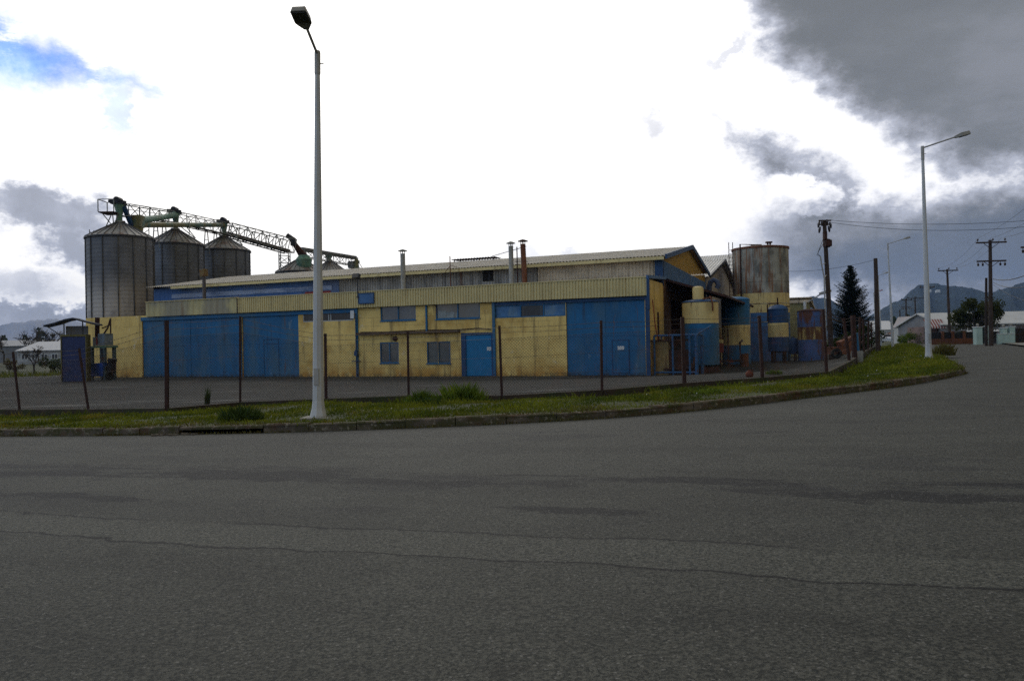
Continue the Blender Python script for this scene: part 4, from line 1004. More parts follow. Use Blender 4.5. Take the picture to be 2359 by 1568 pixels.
# supports under the gantry
for a, b in ((A1, A2), (A2, A3)):
    for f in (.62, .8):
        mb = MB(); p = a.lerp(b, f); q = p-Vector((0, 0, 2.4))
        for sx in (-.25, .25): mb.bar(p+Vector((sx*.4, 0, 0)), q+Vector((sx*1.2, 0, 0)), .07)
        mb.bar(p-Vector((.2, 0, .9)), p-Vector((-.2, 0, .9)), .05); mb.build('trestle', FRAMEM, GT, world=True)
for c_ in (p2, p3):
    for a in (0.3, 1.0, -.4): mb = MB(); mb.bar(c_+Vector((1.4*math.cos(a)+1.0, -1.2, (za2 if c_ is p2 else za3)-1.0)), c_+Vector((.5+a, -.4, (za2 if c_ is p2 else za3)+.7)), .06); mb.build('brace', FRAMEM, GT, world=True)
mb = MB()
tw = [at(642, 588, 89), at(664, 590, 89), at(668, 590, 91), at(646, 588, 91)]; dn = Vector((0, 0, -3.4))
for k in range(4):
    mb.bar(tw[k]+Vector((0, 0, .3)), tw[k]+dn, .09)
    for j in range(4):
        a, b = tw[k]+dn*(j/4), tw[(k+1) % 4]+dn*((j+1)/4); mb.bar(a, b, .06); mb.bar(tw[k]+dn*(j/4), tw[(k+1) % 4]+dn*(j/4), .06)
mb.build('support_tower', FRAMEM, GT, world=True)
# chute from the truss end into the fourth silo, with its hopper
mb = MB(); p, q = at(671, 552, 89.6), at(700, 592, 90.2); mb.path([p, p.lerp(q, .5), q], [.25, .34, .5], 8); mb.build('chute', RSTD, GT, world=True)
mb = MB(); p = at(668, 548, 89.6); mb.path([p-Vector((.35, 0, -.3)), p+Vector((.5, 0, -.3))], .28, 8); mb.box(p.x+.1, p.x+.6, p.y-.3, p.y+.3, p.z-.9, p.z-.2); mb.build('motor', BLK, GT, world=True)
mb = MB(); p = at(700, 598, 88.6); mb.path([p+Vector((0, 0, .5)), p, p-Vector((0, 0, .6)), p-Vector((0, 0, 1.6))], [.55, .9, .8, .4], 10); mb.tube(p+Vector((-.6, -.3, -1.4)), p+Vector((1.1, -.3, -1.4)), .16, n=6); mb.tube(p+Vector((-.3, -.4, .3)), p+Vector((-.3, -.4, -2.2)), .2, n=8); mb.build('hopper', GRN, GT, world=True)
for px, py, Y in ((757, 598, 99), (821, 610, 106.5)):
    p = at(px, py, Y); mb = MB(); mb.path([p+Vector((0, 0, .8)), p-Vector((0, 0, 1.0))], [.25, .42], 8); mb.tube(p+Vector((-.4, 0, .4)), p+Vector((.4, 0, .4)), .2, n=8); mb.build('spout', OLV, GT, world=True)
mb = MB(); p = at(819, 592, 107); mb.bar(p, p-Vector((-1.6, 0, 2.8)), .07); mb.bar(p, p-Vector((0, 0, 2.4)), .07); mb.box(p.x-1.0, p.x+.1, p.y-.5, p.y+.5, p.z-1.5, p.z-.6); mb.build('end_frame', FRAMEM, GT, world=True)

# ------------------------------------------------------------------ tanks
def tank(px, Y, rpx, zb, ptop, bands, label, dome=.25, mats=None, n=40, name='storage_tank', group='upright storage tanks'):
    X = at(px, ptop, Y).x; z0 = Z(X, Y); r = rpx*Y/F/math.sqrt(1+((px-CX)/F)**2); zt = at(px, ptop, Y).z
    t = thing(name, label, 'tank', (X, Y, z0), 0, group)
    prof = [(r*.55, zb-z0 if zb > z0+.3 else zb-z0), (r, zb-z0+(.12 if zb > z0+.3 else 0))]; mis = [0]
    for zz, mi in bands: prof.append((r, zz-z0)); mis.append(mi)
    prof[-1] = (r, zt-z0)
    mb = MB(); mb.lathe((0, 0, 0), prof, n, mis); mb.build('shell', mats, t, smooth=True)
    mb = MB(); mb.lathe((0, 0, zt-z0), [(r*1.03, -.05), (r*1.03, 0), (r*.8, dome*.55), (r*.4, dome*.9), (0, dome)], n); mb.build('dome', mats[-1], t, smooth=True)
    return t, r, zt-z0
def zat(px, py, Y): return at(px, py, Y).z
# first: blue below cream
t1, r, h = tank(1612, 43, 42, .32, 695, [(zat(1612, 745, 43), 0), (9, 1)], 'cream over blue tank nearest the factory corner, with a small tank on its dome', .14, [BLU, YELT, BLUD])
mb = MB(); mb.lathe((-.1, .0, h), [(.30, .05), (.30, .72), (.27, .80), (.12, .85), (0, .86)], 24); mb.build('header_tank', YELT, t1, smooth=True)
mb = MB(); mb.path([(.35, -.75, h+.25), (.42, -r-.03, h-.1), (.42, -r-.05, h-.55)], .045, 8); mb.path([(-.05, -.8, h+.1), (.45, -.75, h+.2)], .04, 6); mb.build('pipe', RST, t1)
mb = MB(); mb.lathe((0, 0, 0), [(r*.97, -.1), (r*.97, .33), (0, .33)], 24); mb.build('plinth', RSTD, t1)
# second, under the canopy
t2, r, h = tank(1693, 53, 33, .1, 690, [(zat(1693, 795, 53), 0), (zat(1693, 749, 53), 1), (9, 0)], 'blue tank with one broad cream band standing under the side canopy', .2, [BLU, YELT, BLU])
mb = MB(); mb.tube((-r-.28, -.6, 0), (-r-.28, -.6, 2.6), .07, n=8)
for k in range(8): mb.box(-r-.37, -r-.19, -.68, -.52, .2+.3*k, .25+.3*k)
mb.build('level_pipe', YELT, t2)
# big rusty tank
t3, r, h = tank(1750, 65, 65, 0, 573, [(zat(1750, 722, 65), 0), (zat(1750, 678, 65), 1), (20, 2)], 'biggest tank, rust-streaked grey above cream and blue bands', .18, [BLUT, YELT, BIGT], 56)
mb = MB(); mb.lathe((0, 0, h), [(r+.04, -.14), (r+.07, -.14), (r+.07, .02), (r, .02)], 48); mb.build('rim', RST, t3)
mb = MB(); k = (r+.09)/2.19; mb.path([(-1.88*k, -1.12*k, 4.2), (-1.88*k, -1.12*k, h+.25), (-.2, -.5, h+.25), (-.2, -.5, h+.1)], .06, 8); mb.build('pipe', RSTD, t3)
mb = MB(); mb.tube((.65, 0, h), (.65, 0, h+.5), .08, n=8); mb.tube((.85, 0, h), (.85, 0, h+.5), .08, n=8); mb.box(.5, 1.0, -.15, .15, h+.45, h+.58); mb.box(-.7, 0.1, -.2, .2, h+.05, h+.35); mb.build('vent', RSTD, t3)
mb = MB(); xl = -r-.25
for dx in (-.16, .16): mb.bar((xl+dx, -.2, .5), (xl+dx, -.2, h+.55), .05)
for k in range(28): mb.bar((xl-.16, -.2, .8+.31*k), (xl+.16, -.2, .8+.31*k), .035)
for z in (3, 5.5, 8): mb.bar((xl+.16, -.2, z), (-r+.05, -.2, z), .04)
mb.build('ladder', RSTD, t3)
mb = MB()
for z in (3.1, 4.6, 6.4): mb.lathe((0, 0, z), [(r+.003, 0), (r+.02, .01), (r+.02, .05), (r+.003, .06)], 48)
mb.build('weld_band', BIGT, t3)
# legged tank
t4, r, h = tank(1791, 58, 24, zat(1791, 812, 58), 712, [(zat(1791, 776, 58), 0), (zat(1791, 744, 58), 1), (9, 0)], 'narrow blue tank with cream band raised on legs in front of the big tank', .35, [BLUD, YELT, BLUD], 28)
zb = zat(1791, 812, 58)-Z(*at(1791, 812, 58).xy)
for a in (.6, 2.2, 3.9, 5.3):
    mb = MB(); mb.bar((r*.75*math.cos(a), r*.75*math.sin(a), -.1), (r*.8*math.cos(a), r*.8*math.sin(a), zb+.2), .14); mb.build('leg', RSTD, t4)
mb = MB(); mb.path([(-.8, -.1, h-.9), (-.8, -.1, h+.35), (-.5, -.1, h+.42), (0, -.1, h+.42), (0, -.1, h+.25)], .045, 8); mb.box(.25, .8, -.3, .3, h+.14, h+.22); mb.tube((0, 0, h+.2), (0, 0, h+.85), .05, n=6); mb.build('pipe', RSTD, t4)
# rusty tank at the right
t5, r, h = tank(1868, 60, 33, .05, 716, [(zat(1868, 782, 60), 0), (zat(1868, 753, 60), 1), (9, 0)], 'rusty blue tank with a peeling cream band, rightmost of the tanks', .16, [mat('blue_rust_paint', (.05, .10, .24), .65, .2, 1.5, [(RUST, (.8, .8, .25), .52, .60, .95), (RUST, (3, 3, .6), .55, .66, .9)]), mat('cream_rust_paint', (.38, .28, .10), .7, .2, 1.5, [(RUST, (3, 3, .5), .46, .56, .95), (RUST, (.8, .8, .25), .44, .52, .95)]), RSTD], 32)

BLUR = mat('scuffed_blue_pipe_paint', (.016, .075, .17), .6, .3, 3, [(RUST, (6, 6, 3), .55, .66, .8)])
# blue pipe frame in front of the first tank
a0 = gnd(1506, 862); RK = thing('pipe_rack', 'blue pipe frame cage standing in front of the cream over blue tank', 'frame', (9.0, 40.6, 0), -TH)
P_ = at(1508, 862, 40.6); ROOTM[RK.name] = Matrix.Translation(Vector((P_.x, P_.y, 0))) @ Matrix.Rotation(-TH, 4, 'Z'); RK.location = (P_.x, P_.y, 0)
W_ = 2.15
for x, y, h_ in ((0, 0, 2.05), (.95, 0, 2.05), (W_*.84, 0, 2.05), (W_, 0, 2.05), (W_, 1.8, 2.05), (0, 1.8, 2.05)):
    mb = MB(); mb.tube((x, y, -.1), (x, y, h_), .055 if x != W_ else .09, n=8); mb.build('post', BLUR, RK)
mb = MB(); mb.tube((0, 0, 2.05), (W_+.05, 0, 2.05), .055, n=8); mb.tube((W_, 0, 2.05), (W_, 1.8, 2.05), .05, n=8); mb.tube((0, 1.8, 2.05), (W_, 1.8, 2.05), .05, n=8); mb.tube((W_, .05, 2.05), (W_+.6, 1.0, 2.5), .05, n=8); mb.build('rail', BLUR, RK)
mb = MB(); mb.tube((0, 0, .15), (W_, 0, .15), .05, n=8); mb.build('bottom_rail', BLUR, RK)
mb = MB(); mb.box(.5, 1.6, .5, 1.3, 0, 1.3); mb.tube((.8, .9, 1.3), (.8, .9, 1.8), .12, n=8); mb.path([(.4, .3, .3), (1.9, .3, .35), (1.9, .9, .9)], .06, 8); mb.box(1.75, 2.05, .5, .8, 0, .6)
mb.build('pump_unit', RSTD, RK)
def local(px, Y): P_ = at(px, 840, Y); return (P_.x, P_.y, Z(P_.x, P_.y))
q_ = thing('blue_drum_tank', 'small dark blue drum tank wedged between the legged tank and the rusty right tank', 'tank', local(1827, 61))
mb = MB(); mb.lathe((0, 0, .55), [(0, 0), (.36, 0), (.40, .06), (.40, 1.15), (.36, 1.22), (.12, 1.26), (.12, 1.36), (0, 1.36)], 20); mb.build('shell', BLUD, q_, smooth=True)
for a in (.5, 2.6, 4.7):
    mb = MB(); mb.bar((.32*math.cos(a), .32*math.sin(a), -.1), (.32*math.cos(a), .32*math.sin(a), .6), .07); mb.build('leg', RSTD, q_)
q_ = thing('steel_cabinet', 'brown steel cabinet standing in the dark recess left of the cream over blue tank', 'cabinet', local(1553, 46.5), -TH)
mb = MB(); mb.box(-.5, .5, 0, .6, -.1, 1.7); c_ = mb.build('body', RST, q_); mb = MB(); mb.box(-.46, -.02, -.03, -.003, .1, 1.6); mb.build('door', RSTD, q_); mb = MB(); mb.box(.02, .46, -.03, -.003, .1, 1.6); mb.build('door', RSTD, q_)
q_ = thing('valve_box', 'small red and cream valve box on a post between the cream and blue tanks', 'box', local(1660, 48), -TH)
mb = MB(); mb.box(-.16, .16, -.1, .12, 1.0, 1.55); mb.build('box', REDP, q_); mb = MB(); mb.tube((0, 0, -.1), (0, 0, 1.0), .045, n=8); mb.build('post', RSTD, q_); mb = MB(); mb.box(-.1, .1, -.13, -.1, 1.6, 1.75); mb.box(-.16, .16, -.1, .12, 1.56, 1.8); mb.build('upper_box', YELT, q_)
q_ = thing('pipe_manifold', 'rusty pipe manifold running low between the pipe frame and the canopy tank', 'pipework', local(1640, 46), -TH)
mb = MB(); mb.path([(-1.2, 0, .5), (1.6, 0, .55), (1.6, 0, 1.6), (1.6, 1.2, 1.7)], .06, 8); mb.path([(-.8, .2, .25), (.9, .2, .28), (.9, .2, 2.4)], .045, 8); mb.build('pipe', RSTD, q_)
for x in (-.5, .4, 1.1):
    mb = MB(); mb.lathe((x, -.12, .5), [(0, -.02), (.12, -.02), (.12, .02), (0, .02)], 12); mb.tube((x, -.0, .5), (x, -.0, .7), .025, n=6); mb.build('valve_wheel', REDP, q_)
# red gas bottle by the tanks and the jug at the fence
P_ = at(1714, 842, 51); HD = thing('rusty_drum', 'small rusty orange drum on the ground beside the cream and blue canopy tank', 'drum', (P_.x, P_.y, Z(P_.x, P_.y)))
mb = MB(); mb.lathe((0, 0, 0), [(0, 0), (.28, 0), (.28, .3), (.30, .31), (.28, .33), (.28, .8), (.30, .82), (.27, .84), (0, .84)], 20); mb.build('drum', RST, HD, smooth=True); mb = MB(); mb.tube((.1, .05, .84), (.1, .05, .9), .05, n=8); mb.build('cap', RSTD, HD)
P_ = gnd(1726, 872, .05); JG = thing('clay_jug', 'small red clay jug standing on the fence plinth below the striped tanks', 'jug', (P_.x, P_.y, Z(P_.x, P_.y)+.1))
mb = MB(); mb.lathe((0, 0, 0), [(0, 0), (.085, 0), (.125, .055), (.13, .12), (.095, .18), (.045, .21), (.045, .24), (.055, .25), (.04, .25), (.035, .2)], 20); j_ = mb.build('body', TERRT, JG, smooth=True)
mb = MB(); mb.path([(.04, 0, .235), (.11, 0, .235), (.12, 0, .16)], .013, 6); mb.build('handle', TERRT, JG)

# ------------------------------------------------------------------ booth and machine at the left end
P_ = at(171, 877, 48.6); BO = thing('weighing_booth', 'narrow dark blue booth with a peaked awning at the left end of the yard', 'booth', (P_.x, P_.y, 0), math.radians(14))
w_ = 25*48.6/F
mb = MB(); mb.box(-w_, w_, 0, .9, -.1, 2.85); BW = mb.build('wall', mat('navy_sheet', (.022, .035, .11), .6, .2, 1), BO)
mb = MB(); mb.box(-w_-.05, -w_, -.05, .95, -.1, 2.9); mb.box(w_, w_+.05, -.05, .95, -.1, 2.9); mb.box(-w_, w_, -.05, 0, 2.78, 2.9); mb.build('trim', mat('olive_trim', (.12, .11, .04), .7, .2, 3), BO)
mb = MB(); zz = 2.9
mb.box(-w_+.05, w_-.05, .7, .85, zz, 3.45); mb.build('upper_frame', GREYW, BO)
mb = MB(); pts = [(-1.65, 3.45), (-1.0, 3.62), (-.45, 3.82), (.0, 3.9), (.35, 3.78), (.9, 3.62), (1.35, 3.5)]
for (a, b) in zip(pts, pts[1:]):
    a_, b_ = Vector((a[0], .6, a[1])), Vector((b[0], .6, b[1])); mb.obox((a_+b_)/2, (b_-a_)/2, (0, .7, 0), (0, 0, .05))
mb.build('awning', mat('dark_awning', (.035, .04, .055), .8, .3, 2), BO)
for x in (-.55, .5):
    mb = MB(); mb.bar((x, .1, 2.9), (x, .1, 3.75), .06); mb.build('awning_post', RIBM, BO)
mb = MB(); mb.bar((-.7, .0, 2.85), (-1.5, .0, 3.45), .05); mb.build('brace', RIBM, BO)
P_ = at(234, 876, 50.0); MC = thing('sack_filling_machine', 'blue and grey steel machine on legs against the yellow wall beside the booth', 'machine', (P_.x, P_.y, 0), -TH)
for x in (-.55, .55):
    for y in (-.2, .5):
        mb = MB(); mb.bar((x*1.05, y, -.1), (x, y, .75), .14); mb.bar((x, y, .75), (x, y, 2.1), .17); mb.build('leg', mat('teal_grey_steel', (.06, .09, .10), .6, .3, 3, [(RUST, (4, 4, 2), .55, .68, .8)]), MC)
mb = MB(); mb.box(-.75, .78, -.3, .6, 2.05, 2.18); mb.build('crossbeam', GRN, MC)
mb = MB(); mb.add([(-1.0, -.5, 1.0), (.7, -.5, 1.12), (.7, .5, 1.12), (-1.0, .5, 1.0), (-.5, -.3, .25), (.45, -.3, .25), (.45, .3, .25), (-.5, .3, .25)], [(0, 1, 5, 4), (1, 2, 6, 5), (2, 3, 7, 6), (3, 0, 4, 7), (4, 5, 6, 7)]); mb.build('hopper', mat('vivid_blue_steel', (.02, .07, .30), .5, .2, 2, [(RUST, (3, 3, 2), .6, .7, .6)]), MC)
mb = MB(); mb.box(.15, .72, -.35, .3, 2.2, 2.95); mb.build('control_box', mat('pale_blue_grey_steel', (.16, .20, .24), .6, .2, 2), MC)
mb = MB(); mb.box(-.6, .05, -.1, .4, 2.2, 2.75); mb.mi = 1; mb.box(-.28, -.15, -.13, -.1, 2.25, 2.7); mb.build('feed_box', [GREYW, REDP], MC)
mb = MB(); mb.tube((-.45, .1, 2.75), (-.4, .1, 4.0), .14, n=10); mb.path([(.1, .1, 2.9), (.5, .1, 3.3), (.75, .1, 3.9)], .05, 6); mb.bar((.0, .1, 3.3), (.75, .1, 3.5), .06); mb.bar((.75, .1, 2.95), (.75, .1, 3.9), .06); mb.build('feed_pipe', RSTD, MC)
mb = MB(); mb.lathe((0, 0, 0), [(0, -.06), (.26, -.06), (.26, .06), (0, .06)], 18); mb.v = [(.85+v[2], -.1+v[0], .26+v[1]) for v in mb.v]; mb.build('wheel', TYRE, MC)
mb = MB(); mb.box(.75, 1.05, -.2, .2, .5, 1.1); mb.tube((.9, -.2, 1.25), (.9, .3, 1.25), .14, n=10); mb.build('motor', BLK, MC)

# ------------------------------------------------------------------ street lamps
def lamp(base, top, tip, label, flare=True, dark=False, scale=1.0, hw=.17, headmat=None):
    b_, t_, p_ = map(Vector, (base, top, tip)); r = thing('street_lamp', label, 'street lamp', b_, 0, 'street lamps')
    b, t, p = Vector((0, 0, 0)), t_-b_, p_-b_; H_ = t.length
    mb = MB(); ks = [0, .025, .05, .055] if flare else [0]; up_ = t/H_
    if flare: mb.path([up_*-.3, up_*.0, up_*.08, up_*.22, up_*.40, up_*(H_*.94)], [.205, .20, .185, .15, .130, .058], 8)
    else: mb.path([up_*-.3, up_*(H_*.94)], [.13, .058], 8)
    mb.build('pole', LAMPP, r)
    mb = MB(); mb.path([up_*(H_*.935), up_*(H_*.94), up_*(H_*.995), up_*H_], [.062, .068, .068, .06], 10); mb.tube(up_*(H_*.965), up_*(H_*.965)+Vector((.14, 0, 0)), .012, n=6); mb.build('sleeve', LAMPD, r)
    if flare:
        mb = MB(); mb.obox((0, -.125, .95), (.055, 0, 0), (0, .012, 0), (0, 0, .19)); mb.build('access_door', LAMPD, r)
        mb = MB(); mb.box(-.34, .34, -.34, .34, -.25, .035); mb.build('footing', CONC, r)
    d = (p-t); L = d.length; d.normalize(); hl = .62*scale; a = p-d*hl
    mb = MB(); mb.path([t-up_*.08, a+d*.05], .032, 8); mb.build('bracket_arm', LAMPD, r)
    sd_ = d.cross(Vector((0, 0, 1))).normalized(); n_ = sd_.cross(d).normalized()
    mb = MB(); sec = []
    for f, wd, hu, hd in ((0, .05, .04, -.04), (.12, .09, .06, -.05), (.34, hw, .09, -.05), (.40, hw+.01, .10, -.05), (.95, hw, .085, -.05), (1.0, hw-.03, .03, -.045)):
        c = a+d*hl*f; sec.append([c+sd_*wd+n_*hd, c+sd_*wd*.8+n_*hu, c-sd_*wd*.8+n_*hu, c-sd_*wd+n_*hd])
    vs = [v for s in sec for v in s]; fs = [(4*i+j, 4*i+(j+1) % 4, 4*i+4+(j+1) % 4, 4*i+4+j) for i in range(5) for j in range(4)]+[(3, 2, 1, 0), (20, 21, 22, 23)]
    mb.add(vs, fs); hd_ = mb.build('lamp_head', headmat or LHEAD, r)
    mb = MB(); c = a+d*hl*.68-n_*.062; mb.obox(c, d*hl*.27, sd_*(hw-.03), n_*.011); mb.build('lens', LGLASS, hd_)
    return r
B1 = gnd(733, 962, .1); B1.z = zverge(B1.x, B1.y)-.02
LA = lamp(B1, at(731, 118, B1.y), at(686, 21, B1.y-1.35), 'tallest, nearest grey street lamp on the verge in front of the annex', hw=.175)
Y2 = 33.0; b2 = at(2139, 836, Y2); b2.z = zverge(b2.x, b2.y)-.05
lamp(b2, at(2124, 337, Y2), at(2231, 307, Y2), 'grey street lamp on the grassy tip of the verge by the street corner')
Y3 = 72; b3 = at(2056, 792, Y3); b3.z = Z(b3.x, b3.y)
lamp(b3, at(2044, 560, Y3), at(2095, 547, Y3), 'smaller grey street lamp farther up the side street, left of the corner lamp', flare=False, scale=1.0)
Y4 = 108; b4 = at(2029, 792, Y4); b4.z = Z(b4.x, b4.y)
lamp(b4, at(2022, 634, Y4), at(2046, 627, Y4), 'distant grey street lamp seen right behind the bare tarred pole', flare=False)
Y5 = 150; b5 = at(2017, 792, Y5); b5.z = Z(b5.x, b5.y)
lamp(b5, at(2012, 674, Y5), at(2032, 668, Y5), 'farthest street lamp with a reddish head, left of the bare tarred pole', flare=False, headmat=REDP)

# ------------------------------------------------------------------ utility poles and lines
def upole(base, top, r0, r1, label, arms=(), name='utility_pole'):
    b, t = Vector(base), Vector(top); r = thing(name, label, 'utility pole', b, 0, 'wooden utility poles'); tt = t-b
    mb = MB(); mb.path([Vector((0, 0, -.4)), tt*.5, tt], [r0, (r0+r1)/2, r1], 10); mb.build('pole', WOOD, r, smooth=True)
    for (f, L, dirx, diry, pos) in arms:
        c = tt*f; u = Vector((dirx, diry, 0)).normalized(); n_ = Vector((-u.y, u.x, 0))*-(r1+.06)
        mb = MB(); mb.bar(c+n_-u*L/2, c+n_+u*L/2, .11, .13); mb.bar(c+n_-u*L*.28, c-Vector((0, 0, L*.22))+n_*.6, .04); mb.bar(c+n_+u*L*.28, c-Vector((0, 0, L*.22))+n_*.6, .04); am = mb.build('crossarm', WOOD, r)
        for q, dz in pos:
            i_ = MB(); e = c+n_+u*L*q
            if dz > 0: i_.path([e+Vector((0, 0, .06)), e+Vector((0, 0, .16)), e+Vector((0, 0, .2)), e+Vector((0, 0, .34))], [.02, .03, .10, .055], 8)
            else: i_.path([e-Vector((0, 0, .06)), e-Vector((0, 0, .18)), e-Vector((0, 0, .22)), e-Vector((0, 0, .42))], [.02, .03, .10, .07], 8)
            i_.build('insulator', INSU, am)
    return r
YA = 51; ba = at(1916, 841, YA); ba.z = Z(ba.x, ba.y); ta = at(1898, 507, YA)
UA = upole(ba, ta, .175, .12, 'thickest tarred pole with fuse gear on top, right of the striped tanks')
tt = ta-ba
for i, (dx, dz) in enumerate(((-.34, .0), (-.15, .1), (.12, .12), (.3, -.05), (.22, -.3), (-.3, -.35))):
    mb = MB(); e = tt+Vector((dx, -.1, dz-.1)); mb.path([e, e+Vector((dx*.2, 0, -.18)), e+Vector((dx*.3, 0, -.4))], [.05, .09, .05], 8); mb.build('fuse_cutout', INSU, UA)
mb = MB(); mb.bar(tt+Vector((-.4, -.1, -.05)), tt+Vector((.4, -.1, -.05)), .09); mb.bar(tt+Vector((-.35, -.1, -.3)), tt+Vector((.35, -.1, -.3)), .08); mb.build('crossarm', WOOD, UA)
f = 1-(665-505)/335*1.0; c = tt*.82
c = at(1904, 563, YA)-ba; mb = MB(); mb.box(c.x-.2, c.x+.2, c.y-.35, c.y-.1, c.z-.15, c.z+.25); mb.lathe((c.x, c.y, c.z-.2), [(.16, 0), (.24, .05), (.24, .5), (.16, .55)], 12); mb.box(c.x-.3, c.x-.12, -.4, -.1, c.z+.3, c.z+.8); mb.build('cable_box', RSTD, UA)
cd_ = [at(1903, 830, YA-.3)-ba, at(1898, 640, YA-.3)-ba, at(1892, 610, YA-.3)-ba, at(1889, 590, YA-.3)-ba]; mb = MB(); mb.path([p for p in cd_], .05, 8); mb.bar(cd_[1], tt*.62, .04); mb.bar(cd_[2], tt*.70, .04); mb.build('conduit', LAMPD, UA)
mb = MB(); mb.path([at(1889, 590, YA-.3)-ba, at(1883, 585, YA-.3)-ba, at(1886, 575, YA-.3)-ba, at(1895, 552, YA-.2)-ba, at(1901, 540, YA)-ba], .018, 5); mb.path([at(1889, 590, YA-.3)-ba, at(1881, 588, YA-.3)-ba, at(1889, 572, YA-.3)-ba, at(1900, 555, YA-.2)-ba], .018, 5); mb.build('cable_loop', CABLE, UA)
YB = 60; bb = at(2022, 800, YB); bb.z = Z(bb.x, bb.y); tb = at(2016, 595, YB); upole(bb, tb, .19, .14, 'plain tarred pole with no crossarm, between the spruce and the lamps')
SX, SY = .62, -.78
def up(px, pb, pt, Y, label, arms, r0=.17, r1=.11):
    b = at(px[0], pb, Y); b.z = Z(b.x, b.y); t = at(px[1], pt, Y); upole(b, t, r0, r1, label, arms); return t
ins3 = ((-.45, 1), (.05, 1), (.45, 1)); ins3d = ((-.46, -1), (-.3, -1), (.3, -1), (.46, -1))
YC = 68; tC = up((2282, 2280), 797, 553, YC, 'utility pole with two crossarms in front of the mint gate pillars', [(.975, 2.5, 1, -.1, ins3), (.80, 2.4, 1, -.1, ins3d)], .2, .13)
YC2 = 68.6; up((2271, 2271), 797, 640, YC2, 'short bare pole standing right beside the double crossarm pole', [], .13, .1)
YD = 94; tD = up((2188, 2181), 797, 620, YD, 'utility pole with one crossarm in front of the white-roofed house', [(.98, 2.3, 1, -.1, ins3)], .19, .11)
YE = 120; tE = up((2139, 2134), 797, 658, YE, 'utility pole mostly hidden behind the corner street lamp', [(.97, 2.2, 1, -.1, ins3)], .18, .11)
YG = 150; tG = up((2109, 2107), 792, 684, YG, 'far utility pole with a crossarm, first left of the corner lamp', [(.97, 3.2, 1, -.1, ins3)], .18, .12)
YH = 155; tH = up((2088, 2086), 792, 688, YH, 'far utility pole with two short crossarms, second left of the corner lamp', [(.97, 2.0, 1, -.1, ins3), (.80, 1.8, 1, -.1, ins3d)], .18, .12)
up((2074, 2072), 792, 714, 165, 'far bare pole, thinnest, third left of the corner lamp', [], .16, .11)
YI = 58; bI = at(2405, 800, YI); bI.z = Z(bI.x, bI.y); tI = at(2400, 566, YI); upole(bI, tI, .2, .13, 'utility pole at the right edge, only its crossarm tip in view', [(.985, 3.4, 1, 0, ((-.46, -1), (.4, -1)))])
def line(a, b, sag, label, r=.014):
    a, b = Vector(a), Vector(b); mb = MB(); n = 14
    mb.path([a.lerp(b, k/n)-a-Vector((0, 0, sag*4*(k/n)*(1-k/n))) for k in range(n+1)], r, 4)
    o = mb.build('overhead_wire', CABLE); o.location = a; tag(o, label, 'wire', 'overhead wires')
line(ta+Vector((.2, 0, 0)), at(2460, 500, 46), .35, 'upper overhead wire from the fuse gear pole towards the right edge', .012)
line(ta+Vector((.3, 0, -.15)), at(2460, 512, 44), .5, 'lower overhead wire from the fuse gear pole towards the right edge', .012)
line(tb+Vector((0, 0, -.1)), at(1812, 625, 63), .25, 'thin wire from the bare tarred pole to the big rusty tank', .012)
for k, (dx, label) in enumerate(((-1.1, 'left upper wire rising from the double crossarm pole to the right edge'), (.15, 'middle upper wire rising from the double crossarm pole to the right edge'), (1.1, 'right upper wire rising from the double crossarm pole to the right edge'))):
    line(tC+Vector((dx, -.2, .2)), at(2480+30*k, 380+30*k, 30), .3, label, .010)
line(tC+Vector((.1, -.15, -3.4)), at(2440, 590, 40), .5, 'upper thick cable bundle from the double crossarm pole to the right', .03)
line(tC+Vector((.1, -.15, -3.7)), at(2440, 628, 40), .6, 'lower thick cable bundle from the double crossarm pole to the right', .022)
line(tC+Vector((.1, -.15, -3.9)), at(2440, 700, 52), .5, 'sagging service cable from the double crossarm pole over the gate', .018)
for k, dx in enumerate((-1, 0.1, 1)):
    line(tC+Vector((dx, 0, .2)), tD+Vector((dx, 0, .2)), .6, ('left', 'middle', 'right')[k]+' wire between the double crossarm pole and the house pole', .010)

# ------------------------------------------------------------------ spruce
def spruce(px, pb, pt, Y, wpx, label):
    b = at(px, pb, Y); b.z = Z(b.x, b.y); t = at(px, pt, Y); H_ = t.z-b.z; R_ = wpx*Y/F
    r = thing('spruce_tree', label, 'tree', b)
    mb = MB(); mb.path([(0, 0, -.2), (0, 0, H_*.5), (0, 0, H_)], [.18, .09, .01], 8); mb.build('trunk', BARK, r)
    mb = MB(); z = .35; rnd = random.Random(3)
    while z < H_-.05:
        f = z/H_; L = R_*(1-f)**.80*1.12+.06; n = 13 if f < .7 else 8
        for k in range(n):
            a = rnd.uniform(0, 6.283); l = L*rnd.uniform(.62, 1.12); dr = -.18+.65*f
            l *= 1+.16*math.cos(a-.6)*math.sin(z*1.7)
            if rnd.random() < .04: l *= 1.3
            d_ = Vector((math.cos(a), math.sin(a), dr)); sd_ = Vector((-math.sin(a), math.cos(a), 0))
            m_ = max(3, int(l/.14))
            for j in range(m_):
                u = (j+.6)/m_; c = Vector((0, 0, z))+d_*l*u+Vector((0, 0, .22*l*u*u))
                w = .36*(1-u*.65)*min(1, l)+.05
                for sg in (-1, 1):
                    e = c+sd_*sg*w+d_*w*.7-Vector((0, 0, rnd.uniform(.02, .12))); q = d_*.06
                    mb.add([c-q, c+q, e], [(0, 1, 2)])
                e = c-Vector((0, 0, rnd.uniform(.1, .22))); mb.add([c-sd_*.07, c+sd_*.07, e], [(0, 1, 2)])
        z += .12*(1.25-.5*f)
    mb.build('crown', SPRUCE, r)
spruce(1962, 812, 611, 70, 60, 'tall dark green spruce beyond the yard, between two tarred poles')

